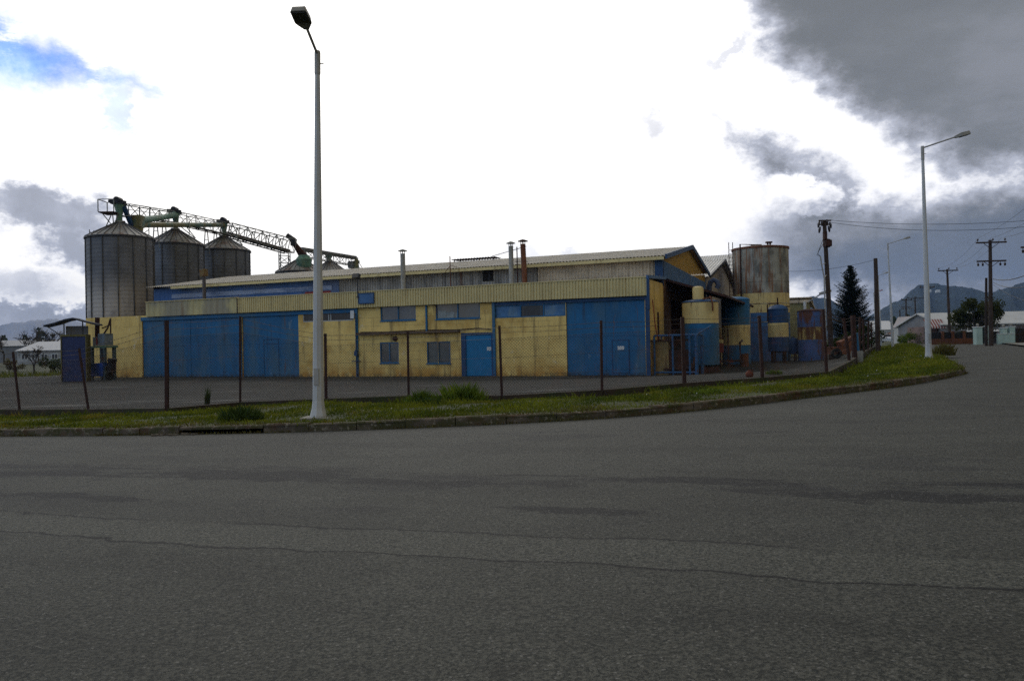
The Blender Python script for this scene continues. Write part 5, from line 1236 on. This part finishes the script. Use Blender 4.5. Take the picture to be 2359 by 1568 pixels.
def leafy(b, H_, R_, Rz, label, m, n=5200, name='leafy_tree', th=.4, leaf=.11, seed=1, squash=1.0, clumps=26, cat='tree', group=None):
    rnd = random.Random(seed); r = thing(name, label, cat, b, 0, group); mt = MB(); cz = H_-Rz
    mt.path([(0, 0, -.2), (.05, 0, H_*th*.6), (0, .05, H_*th)], [.06*H_*.5, .045*H_*.5, .035*H_*.5], 8)
    cl = []
    for k in range(clumps):
        a = rnd.uniform(0, 6.283); u = rnd.uniform(-1, 1); rr = rnd.uniform(.45, 1.0); s_ = math.sqrt(1-u*u)
        c = Vector((R_*rr*s_*math.cos(a), R_*rr*s_*math.sin(a), cz+Rz*rr*u)); cl.append((c, rnd.uniform(.22, .42)*R_))
        mt.path([(0, 0, H_*th*.8), Vector((0, 0, H_*th)).lerp(c, .5)+Vector((0, 0, .1)), c], [.02*H_*.5, .012*H_*.5, .004*H_*.5], 5, False)
    mt.build('trunk', BARK, r)
    mb = MB()
    for k in range(n):
        c, cr_ = cl[k % clumps]; v = Vector((rnd.gauss(0, 1), rnd.gauss(0, 1), rnd.gauss(0, .8))).normalized()*cr_*(rnd.random()**.45)
        p = c+v; d = Vector((rnd.gauss(0, 1), rnd.gauss(0, 1), rnd.gauss(0, .7))).normalized(); e = d.cross(Vector((rnd.random(), rnd.random(), 1))).normalized(); s_ = leaf*rnd.uniform(.6, 1.4)
        mb.add([p-d*s_, p+e*s_*.5, p+d*s_, p-e*s_*.5], [(0, 1, 2, 3)])
    mb.build('crown', m, r); return r
P_ = at(2250, 797, 82); P_.z = Z(P_.x, P_.y); leafy(P_, 4.7, 2.5, 1.75, 'round olive green tree behind the double crossarm pole, over the gate pillars', OLIVE, 7000, th=.35, clumps=34, leaf=.14)
# bare trees
def bare(b, H_, label, seed, spread=.5, m=BARK, leaves=0, group='bare trees'):
    mr = .018*H_/6; rnd = random.Random(seed); r = thing('bare_tree', label, 'tree', b, 0, group); mb = MB(); tips = []
    def grow(p, d, l, rad, lv):
        q = p+d*l; mid = p.lerp(q, .5)+Vector((rnd.gauss(0, .04), rnd.gauss(0, .04), 0))*l
        mb.path([p, mid, q], [max(rad, mr), max(mr, rad*.85), max(mr, rad*.68)], 5 if lv < 2 else 3, False)
        if lv >= 6 or rad < .004: tips.append(q); return
        for k in range(rnd.choice((2, 3, 3))):
            nd = (d+Vector((rnd.gauss(0, spread), rnd.gauss(0, spread), rnd.gauss(.12, spread*.5)))).normalized()
            grow(p.lerp(q, rnd.uniform(.55, 1)), nd, l*rnd.uniform(.60, .84), rad*.64, lv+1)
    grow(Vector((0, 0, -.1)), Vector((0, 0, 1)), H_*.30, H_*.026, 0)
    mb.build('trunk', m, r)
    if leaves:
        ml = MB()
        for q in tips:
            for k in range(leaves):
                p = q+Vector((rnd.gauss(0, .3), rnd.gauss(0, .3), rnd.gauss(0, .3))); s_ = rnd.uniform(.06, .13); ml.add([p, p+Vector((s_, s_*.3, s_)), p+Vector((-s_*.3, s_, s_*.6))], [(0, 1, 2)])
        ml.build('crown', FARL, r)
    return r
for i, (px, pt, Y, lab, lv) in enumerate(((10, 752, 150, 'bare dark tree at the left edge above the grey shed', 0), (62, 748, 165, 'loose bare tree behind the grey shed, first right of the edge tree', 0), (96, 745, 170, 'bare tree with thin brown twigs, third from the left edge', 1), (122, 744, 160, 'fullest tree behind the shed, greenish twigs, left of the booth', 3), (78, 770, 72, 'thin leafless sapling in the field in front of the grey shed', 0))):
    b = at(px, 836, Y); b.z = Z(b.x, b.y)-.16; bare(b, at(px, pt, Y).z-b.z, lab, 11+i, .5, leaves=lv)
b = at(922, 640, 80); b.z = Z(b.x, b.y); bare(b, at(922, 574, 80).z-b.z, 'bare tree whose top twigs rise over the roof behind the first chimney', 5, .42)
b = at(950, 640, 95); b.z = Z(b.x, b.y); bare(b, at(950, 600, 95).z-b.z, 'small twiggy treetop just right of the first chimney', 9, .3, leaves=1)
# field shrubs left
for px, py, Y, h_, lab in ((115, 838, 80, 1.6, 'dark shrub in front of the grey shed wall, nearest the booth'), (150-12, 842, 78, 1.4, 'dark reddish shrub half hidden behind the blue booth'), (30, 842, 85, 1.3, 'brownish shrub low in the field at the far left')):
    b = at(px, py, Y); b.z = Z(b.x, b.y)-.16; leafy(b, h_, h_*.75, h_*.5, lab, DTUFT if px != 30 else DRYW, 700, 'shrub', .3, .12, int(px), clumps=9, cat='shrub', group='field shrubs')

# ------------------------------------------------------------------ grey buildings at the far left
def shed(name, label, x0px, x1px, Y, zeave, zridge, depth, wallm, roofm, wins=(), rz=0.0, group=None, gable_left=False):
    a = at(x0px, 830, Y); b = at(x1px, 830, Y); z0 = Z((a.x+b.x)/2, Y)-.16; L = b.x-a.x
    r = thing(name, label, 'building', (a.x, Y, z0), rz, group)
    mb = MB(); mb.quad((0, 0, 0), (L, 0, 0), (L, 0, zeave), (0, 0, zeave)); mb.quad((L, depth, 0), (0, depth, 0), (0, depth, zeave), (L, depth, zeave))
    for x in (0, L): mb.poly([(x, 0, 0), (x, depth, 0), (x, depth, zeave), (x, depth/2, zridge-.05), (x, 0, zeave)])
    mb.build('wall', wallm, r)
    mb = MB(); o_ = .35
    mb.obox((L/2, depth*.25-o_*.4, (zeave+zridge)/2-.05), (L/2+.3, 0, 0), (0, depth*.25+o_*.5, (zridge-zeave)/2+.06), (0, -.02, .07)); mb.obox((L/2, depth*.75+o_*.4, (zeave+zridge)/2-.05), (L/2+.3, 0, 0), (0, depth*.25+o_*.5, -(zridge-zeave)/2-.06), (0, .02, .07)); mb.build('roof', roofm, r)
    for (f, w, zc, h_) in wins:
        m_ = MB(); x = L*f; m_.box(x-w/2, x+w/2, -.05, -.003, zc-h_/2, zc+h_/2); wn = m_.build('window', WHT, r)
        m_ = MB(); m_.box(x-w/2+.1, x-.05, -.06, -.052, zc-h_/2+.1, zc+h_/2-.1); m_.box(x+.05, x+w/2-.1, -.06, -.052, zc-h_/2+.1, zc+h_/2-.1); m_.build('pane', GLASSK, wn)
    return r
shed('warehouse', 'low pale grey warehouse with small paired windows at the far left', 40, 160, 145, 2.6, 4.2, 14, LGREYW, mat('zinc_roof', (.40, .41, .43), .7, .05, .2), [(.14, 1.2, 1.4, 1.0), (.34, 1.2, 1.4, 1.0), (.52, 1.2, 1.4, 1.0), (.72, 1.2, 1.4, 1.0), (.9, 1.2, 1.4, 1.0)], group='far left warehouses')
shed('warehouse', 'longer darker warehouse roof running behind the pale one at the far left', -120, 175, 190, 4.0, 5.4, 18, GREYW, mat('dull_zinc_roof', (.24, .25, .27), .7, .05, .2), group='far left warehouses')
shed('warehouse', 'dark low outbuilding at the left edge of the view', -190, -60, 120, 2.6, 3.4, 6, mat('dark_brown_wall', (.06, .05, .045), .9, .3, .5), mat('light_edge_roof', (.30, .31, .33), .7, .05, .2), group='far left warehouses')

# ------------------------------------------------------------------ across the street, right
def zt(px, py, Y): return at(px, py, Y).z
YR = 96
shed('workshop', 'long grey workshop with pale metal roof behind the mint gate pillars', 2172, 2460, YR, zt(2300, 744, YR)-Z(60, YR)+.16, zt(2300, 716, YR)-Z(60, YR)+.16, 11, GREYW, mat('pale_sheet_roof', (.40, .41, .41), .6, .08, .5, [((.2, .2, .2), (1, 1, 1), .5, .7, .4)]), [(.2, 1.6, 2.4, 1.3), (.32, 1.6, 2.4, 1.3)])
# white gabled house
P_ = at(2163, 795, 101); HS = thing('gabled_house', 'white gabled house with a reddish roof edge left of the grey workshop', 'house', (P_.x, P_.y, Z(P_.x, P_.y)-.1), 0)
hz = zt(2163, 752, 101)-HS.location.z; rz_ = zt(2163, 725, 101)-HS.location.z; w_ = 17*101/F
mb = MB(); mb.poly([(-w_, 0, 0), (w_, 0, 0), (w_, 0, hz), (w_*.6, 0, rz_), (-w_*.2, 0, rz_-.1), (-w_, 0, hz)]); mb.quad((-w_, 0, 0), (-w_, 0, hz), (-w_, 10, hz), (-w_, 10, 0)); mb.quad((w_, 0, 0), (w_, 10, 0), (w_, 10, hz), (w_, 0, hz)); mb.build('wall', PLAINW, HS)
mb = MB(); mb.bar((-w_-.2, -.1, hz-.1), (-w_*.2, -.1, rz_), .25, .12); mb.obox((-w_*.6, 5, (hz+rz_)/2), (w_*.42, 0, (rz_-hz)/2), (0, 5.2, 0), (-.05, 0, .06)); mb.obox((w_*.5, 5, rz_), (w_*.75, 0, .02), (0, 5.2, 0), (0, 0, .07)); mb.build('roof', mat('pale_house_roof', (.30, .27, .26), .8, .1, 1), HS)
mb = MB(); mb.box(-.5, .4, -.05, -.003, 1.2, 2.3); mb.build('window', GLASSK, HS)
# red-striped awning kiosk
P_ = at(2148, 797, 97); KI = thing('kiosk', 'low kiosk with a red and white striped awning left of the white house', 'kiosk', (P_.x, P_.y, Z(P_.x, P_.y)-.1))
w_ = 20*97/F; hz = zt(2148, 752, 97)-KI.location.z
mb = MB(); mb.box(-w_, w_, 0, 4, 0, hz); mb.build('wall', mat('dull_pink_wall', (.16, .11, .10), .85, .2, 1), KI)  # dull pink wall colour with random variation
mb = MB(); n = 14
for k in range(n): mb.mi = k % 2; x0 = -w_-.1+(2*w_+.2)*k/n; x1 = -w_-.1+(2*w_+.2)*(k+1)/n; mb.add([(x0, -.1, hz+.9), (x1, -.1, hz+.9), (x1, -1.1, hz-.05), (x0, -1.1, hz-.05)], [(0, 1, 2, 3)]); mb.quad((x0, -1.1, hz-.05), (x1, -1.1, hz-.05), (x1, -1.1, hz-.25), (x0, -1.1, hz-.25))
mb.build('awning', [mat('awning_red', (.24, .06, .05), .8, .1, 1), mat('awning_white', (.45, .43, .42), .8, .1, 1)], KI)
mb = MB(); mb.box(-w_+.2, -w_+.9, -.05, -.003, 0, 1.9); mb.build('door', DARK, KI)  # flat black panel, the doorway's shade put into its colour
# mint gate pillars, wall, gates
YM = 79
def gp(px, ptop, hw_, label, lamp_=True):
    P_ = at(px, 795, YM); z0 = Z(P_.x, P_.y)+.1; h_ = zt(px, ptop, YM)-z0
    r = thing('gate_pillar', label, 'pillar', (P_.x, P_.y, z0), 0, 'mint gate pillars')
    mb = MB(); mb.box(-hw_, hw_, -.3, .3, -.2, h_); mb.build('shaft', MINT, r)
    mb = MB(); mb.box(-hw_-.06, hw_+.06, -.36, .36, h_, h_+.08); mb.build('cap', WHT, r)
    if lamp_:
        mb = MB(); mb.lathe((0, 0, h_+.08), [(.06, 0), (.06, .06), (.14, .10), (.15, .2), (.08, .3), (0, .32)], 10); mb.build('globe_lamp', LHEAD, r)
gp(2252, 754, .30, 'mint pillar left of the dark green gate'); gp(2275, 752, .14, 'slim pale pillar between the green gate and the crossarm pole', False)
gp(2311, 756, .20, 'mint pillar on the low mint wall, left end'); gp(2328, 753, .26, 'mint pillar at the right end of the low mint wall')
P_ = at(2264, 795, YM); r = thing('metal_gate', 'dark green sheet gate between the two left mint pillars', 'gate', (P_.x, P_.y, Z(P_.x, P_.y)+.05)); mb = MB(); w_ = 9*YM/F; mb.box(-w_, w_, -.03, .03, .05, 1.55); mb.build('panel', DGRN, r); mb = MB()
for k in range(7): x = -w_+2*w_*k/6; mb.bar((x, -.05, .05), (x, -.05, 1.75), .035)
mb.bar((-w_, -.05, 1.6), (w_, -.05, 1.6), .04); mb.build('bars', RIBM, r)
P_ = at(2316, 797, YM-.4); r = thing('garden_wall', 'low mint rendered wall between the mint pillars', 'wall', (P_.x, P_.y, Z(P_.x, P_.y)+.05)); mb = MB(); w_ = 19*YM/F; mb.box(-w_, w_, -.12, .12, -.2, zt(2316, 769, YM)-r.location.z); mb.build('wall', MINT, r); mb = MB(); mb.box(-w_-.03, w_+.03, -.16, .16, zt(2316, 769, YM)-r.location.z, zt(2316, 769, YM)-r.location.z+.06); mb.build('coping', WHT, r)
P_ = at(2352, 797, YM); r = thing('metal_gate', 'rusty dark barred gate at the right edge beside the mint pillar', 'gate', (P_.x, P_.y, Z(P_.x, P_.y)+.05)); w_ = 20*YM/F; mb = MB()
for k in range(15): x = -w_+2*w_*k/14; mb.bar((x, 0, .05), (x, 0, 1.75), .04)
for z in (.1, .9, 1.7): mb.bar((-w_, -.03, z), (w_, -.03, z), .05)
mb.build('bars', RSTD, r); mb = MB(); mb.box(-w_, w_, .03, .05, .1, 1.5); mb.build('panel', DGRN, r)
# dark canopy over the gate yard
P_ = at(2345, 797, 86); r = thing('carport', 'open carport with a flat pale roof edge behind the right gate', 'carport', (P_.x, P_.y, Z(P_.x, P_.y))); w_ = 45*86/F; hz = zt(2345, 762, 86)-r.location.z
mb = MB(); mb.box(-w_, w_+2, 0, 6, hz, hz+.22); mb.build('roof', ROOFL, r); mb = MB(); mb.box(-w_, w_+2, 5.8, 6.0, 0, hz); mb.build('back_wall', GREYW, r)
for x in (-w_+.2, -.3, w_):
    mb = MB(); mb.box(x-.12, x+.12, .1, .34, -.1, hz); mb.build('post', GREYW, r)
# terracotta wall with dark fence
P_ = at(2200, 797, 88); r = thing('front_fence', 'dark fence on a terracotta base wall in front of the grey workshop', 'fence', (P_.x, P_.y, Z(P_.x, P_.y))); w_ = 44*88/F
mb = MB(); mb.box(-w_-.9, w_, -.12, .12, -.2, .62); mb.build('base_wall', TERR, r)
mb = MB(); mb.box(-w_-.9, w_, .0, .04, .62, 1.35); mb.build('panel', mat('black_sheet', (.014, .015, .018), .7, .2, 2), r)
for x in (-w_-.9, -w_+.7, -.3, w_*.45):
    mb = MB(); mb.box(x-.14, x+.14, -.16, .16, -.2, 1.45); mb.build('post', TERR, r)
# green bank at the kink of the street
b = at(2125, 792, 100)
for k, (px, Y, h_, lab) in enumerate(((2112, 98, 1.5, 'low green bush bank at the bend of the street, left of the corner lamp'), (2098, 104, 1.1, 'smaller green bush left of the bush bank at the street bend'))):
    b = at(px, 795, Y); b.z = Z(b.x, b.y)-.1; leafy(b, h_, h_*1.6, h_*.5, lab, TUFTM, 1800, 'bush', .2, .12, 40+k, clumps=14, cat='bush', group='street bend bushes')
# far buildings down the street
for (x0, x1, Y, pe, pr, wm, rm, lab) in ((2018, 2062, 230, 762, 742, PLAINW, mat('bright_roof', (.6, .6, .6), .6, .05, .5), 'far white shed with bright roof seen left of the small lamp'), (2066, 2096, 210, 776, 765, TERR, TERR, 'far reddish house beyond the end of the street'), (2080, 2112, 190, 778, 768, PLAINW, mat('brown_tile_roof', (.12, .07, .05), .9, .2, .5), 'far cream house with brown roof beyond the street bend')):
    shed('far_house', lab, x0, x1, Y, max(1.2, zt((x0+x1)/2, pe, Y)-Z(100, Y)), max(2.0, zt((x0+x1)/2, pr, Y)-Z(100, Y)), 8, wm, rm, [(.3, 1.6, 1.6, 1.2), (.7, 1.6, 1.6, 1.2)], group='houses down the street')
# cars
def car(px, py, Y, m, label, rz):
    P_ = at(px, py, Y); r = thing('parked_car', label, 'car', (P_.x, P_.y, Z(P_.x, P_.y)), rz, 'cars down the street')
    mb = MB(); prof = [(-2.0, .3), (-2.05, .75), (-1.7, .9), (-1.2, .95), (-.7, 1.4), (.7, 1.42), (1.3, .98), (1.95, .85), (2.05, .6), (2.0, .3)]; n = len(prof)
    v = [(x, -.78 if z < 1 else -.62, z) for x, z in prof]+[(x, .78 if z < 1 else .62, z) for x, z in prof]
    mb.add(v, [tuple(range(n))[::-1], tuple(range(n, 2*n))]+[(k, (k+1) % n, (k+1) % n+n, k+n) for k in range(n)]); mb.build('body', m, r)
    mb = MB(); mb.quad((-1.1, -.75, .98), (1.15, -.75, .98), (.6, -.66, 1.36), (-.65, -.66, 1.36)); mb.quad((1.31, -.55, 1.0), (1.31, .55, 1.0), (.78, .5, 1.40), (.78, -.5, 1.40)); mb.quad((-1.23, .55, 1.0), (-1.23, -.55, 1.0), (-.76, -.5, 1.38), (-.76, .5, 1.38)); mb.build('window', GLASSK, r)
    for x in (-1.25, 1.25):
        for y in (-.72, .72):
            mb = MB(); mb.lathe((0, 0, 0), [(0, -.1), (.3, -.1), (.3, .1), (0, .1)], 14); mb.v = [(x+q[0], y+q[2], .3+q[1]) for q in mb.v]; mb.build('wheel', TYRE, r)
car(2044, 788, 130, CARW, 'white car far down the street between the two small lamps', 1.1)
car(2012, 788, 140, CARW, 'white car partly hidden by the bare tarred pole', 1.2)
car(2070, 786, 150, mat('blue_car_paint', (.03, .10, .22), .3, .05, 1, spec=.5), 'small blue car at the far end of the street', 1.1)
# junk by the side fence
P_ = at(1974, 842, 39); PB = thing('blue_bollard', 'blue round post in a pale concrete foot beside the leaning fence post', 'post', (P_.x, P_.y, Z(P_.x, P_.y)))
mb = MB(); mb.tube((0, 0, .3), (-.06, 0, 1.35), .13, n=12); mb.build('post', BLU, PB, smooth=True); mb = MB(); mb.box(-.22, .22, -.2, .2, -.1, .45); mb.build('foot', CONC, PB)
P_ = at(1945, 835, 48); SC = thing('scrap_machine', 'rusty scrap machinery heaped beyond the tarred pole', 'scrap machine', (P_.x, P_.y, Z(P_.x, P_.y)))
mb = MB(); rnd = random.Random(4)
mb.box(-.9, .7, -.4, .5, .25, .7); mb.obox((.2, 0, .95), (.5, 0, .2), (0, .35, 0), (-.1, 0, .25)); mb.build('body', RST, SC)
mb = MB()
for k in range(7): a = Vector((rnd.uniform(-1, 1), rnd.uniform(-.4, .4), rnd.uniform(.2, .8))); mb.bar(a, a+Vector((rnd.uniform(-.7, .7), 0, rnd.uniform(.2, .9))), .06)
mb.build('bars', RSTD, SC)
for x in (-.7, .6):
    mb = MB(); mb.lathe((0, 0, 0), [(.18, -.07), (.32, -.07), (.32, .07), (.18, .07), (.18, -.07)], 16); mb.v = [(x+q[0], -.5+q[2], .3+q[1]) for q in mb.v]; mb.build('wheel', TYRE, SC)
for k, (px, Y, h_, lab) in enumerate(((1935, 62, 1.8, 'dark low bush left of the spruce foot'), (1992, 66, 2.0, 'dark bush right of the spruce foot by the side fence'), (1925, 80, 1.6, 'brown brush behind the thick tarred pole'))):
    b = at(px, 810, Y); b.z = Z(b.x, b.y); leafy(b, h_, h_*.8, h_*.5, lab, DTUFT if k < 2 else DRYW, 1300, 'bush', .25, .1, 60+k, clumps=12, cat='bush', group='bushes by the spruce')

# far treeline
rnd = random.Random(21); mb = MB()
for i in range(5200):
    if i < 2600: px = rnd.uniform(1985, 2150); Y = rnd.uniform(240, 330); hh = 9
    else: px = rnd.uniform(-200, 215); Y = rnd.uniform(240, 330); hh = 11
    c = at(px, 780, Y); k = .55+.45*math.sin(px*.11+1)*math.sin(px*.047); z = Z(c.x, c.y)+rnd.random()*hh*max(.25, k)
    p = Vector((c.x, c.y, z)); d = Vector((rnd.gauss(0, 1), rnd.gauss(0, .3), rnd.gauss(0, 1))).normalized(); e = Vector((-d.z, rnd.gauss(0, .3), d.x)); s_ = rnd.uniform(.4, 1.1)
    mb.add([p-d*s_, p+e*s_*.7, p+d*s_, p-e*s_*.7], [(0, 1, 2, 3)])
o = mb.build('treeline', FARL); o['kind'] = 'stuff'; tag(o, 'dark far treeline beyond the houses', 'trees')

# ------------------------------------------------------------------ mountains
def ridge(pts, Y, name, m, depth=900, seed=0):
    rnd = random.Random(seed); xs = np.linspace(pts[0][0], pts[-1][0], 150); ys = np.interp(xs, [p[0] for p in pts], [p[1] for p in pts])
    ys = ys+np.array([sum(math.sin(x*f+ph)*a for f, ph, a in ((.13, 1, 1.2), (.31, 2, .8), (.83, .5, .5))) for x in xs])
    mb = MB(); rows = 14; n = len(xs)
    for j in range(rows+1):
        f = j/rows
        for x, y in zip(xs, ys):
            P_ = at(x, y, Y); top = P_.z; Yj = Y-depth*(1-f); Yw = Yj+120*math.sin(x*.02+f*3); Xj = P_.x*Yw/Y; ht = 1.75+(top-1.75)*Yw/Y if j == rows else top
            gull = 1-.22*abs(math.sin(x*.028+f*1.5+.6*math.sin(x*.07)))*math.sin(math.pi*f)
            mb.v.append((Xj, Yw, -3+(top+3)*(f**.8)*gull if j < rows else ht))
    for j in range(rows):
        for i in range(n-1):
            a = j*n+i; mb.f.append((a, a+1, a+1+n, a+n)); mb.i.append(0)
    k0 = len(mb.v)
    for x, y in zip(xs, ys):
        P_ = at(x, y, Y); mb.v.append((P_.x*1.15, Y+700, -5))
    for i in range(n-1): a = rows*n+i; mb.f.append((a, a+1, k0+i+1, k0+i)); mb.i.append(0)
    o = mb.build(name, m, smooth=True); o['kind'] = 'structure'
HILLM = mat('forested_hillside', (.018, .030, .032), .95, .35, .006, [((.010, .018, .018), (.02, .02, .02), .45, .6, .8), ((.05, .055, .04), (.012, .012, .012), .58, .68, .6)], bump=(.05, .8, 6), spec=.05)
ridge([(1780, 770), (1850, 690), (1868, 683), (1900, 686), (1930, 700), (1960, 715), (2010, 735), (2060, 740), (2110, 720), (2180, 700), (2300, 720), (2420, 760)], 2700, 'hills', HILLM, 700, 1)
ridge([(1935, 790), (1980, 745), (2040, 705), (2075, 690), (2095, 672), (2115, 657), (2140, 652), (2165, 655), (2200, 660), (2230, 661), (2262, 672), (2290, 672), (2320, 662), (2350, 653), (2400, 638), (2480, 640), (2560, 690), (2640, 780)], 2300, 'hills', HILLM, 800, 2)
ridge([(-260, 790), (-150, 745), (-60, 740), (0, 748), (60, 740), (110, 734), (160, 738), (230, 750), (320, 770), (420, 800)], 5000, 'hills', mat('haze_pale_mountain', (.30, .30, .32), .95, .12, .002), 900, 3)  # distance haze put into this hill's pale base colour
for px, py, lab in ((2141, 670, 'tiny white hut on the mountain, left of two'), (2157, 670.5, 'longer tiny white hut on the mountain, right of two')):
    P_ = at(px, py, 2100); tag(o := MB().box(-3, 3 if px < 2150 else 8, -3, 3, -4, 1.6).add([(-3.3, -3.4, 1.6), (3.3 if px < 2150 else 8.3, -3.4, 1.6), (3.3 if px < 2150 else 8.3, 0, 3), (-3.3, 0, 3), (-3.3, 3.4, 1.6), (3.3 if px < 2150 else 8.3, 3.4, 1.6)], [(0, 1, 2, 3), (3, 2, 5, 4)]).build('hillside_hut', WHT), lab, 'hut'); o.location = P_

# ------------------------------------------------------------------ air
hz = MB().box(-4500, 4500, -120, 5400, -9, 420).build('haze', bpy.data.materials.new('haze_air')); hz['kind'] = 'stuff'
hm = hz.data.materials[0]; hm.use_nodes = True; t = hm.node_tree; t.nodes.remove(t.nodes['Principled BSDF'])
pvn = t.nodes.new('ShaderNodeVolumePrincipled'); pvn.inputs['Color'].default_value = (.36, .56, 1.0, 1); pvn.inputs['Density'].default_value = .00009; pvn.inputs['Anisotropy'].default_value = 0.0
t.links.new(pvn.outputs[0], t.nodes['Material Output'].inputs['Volume'])
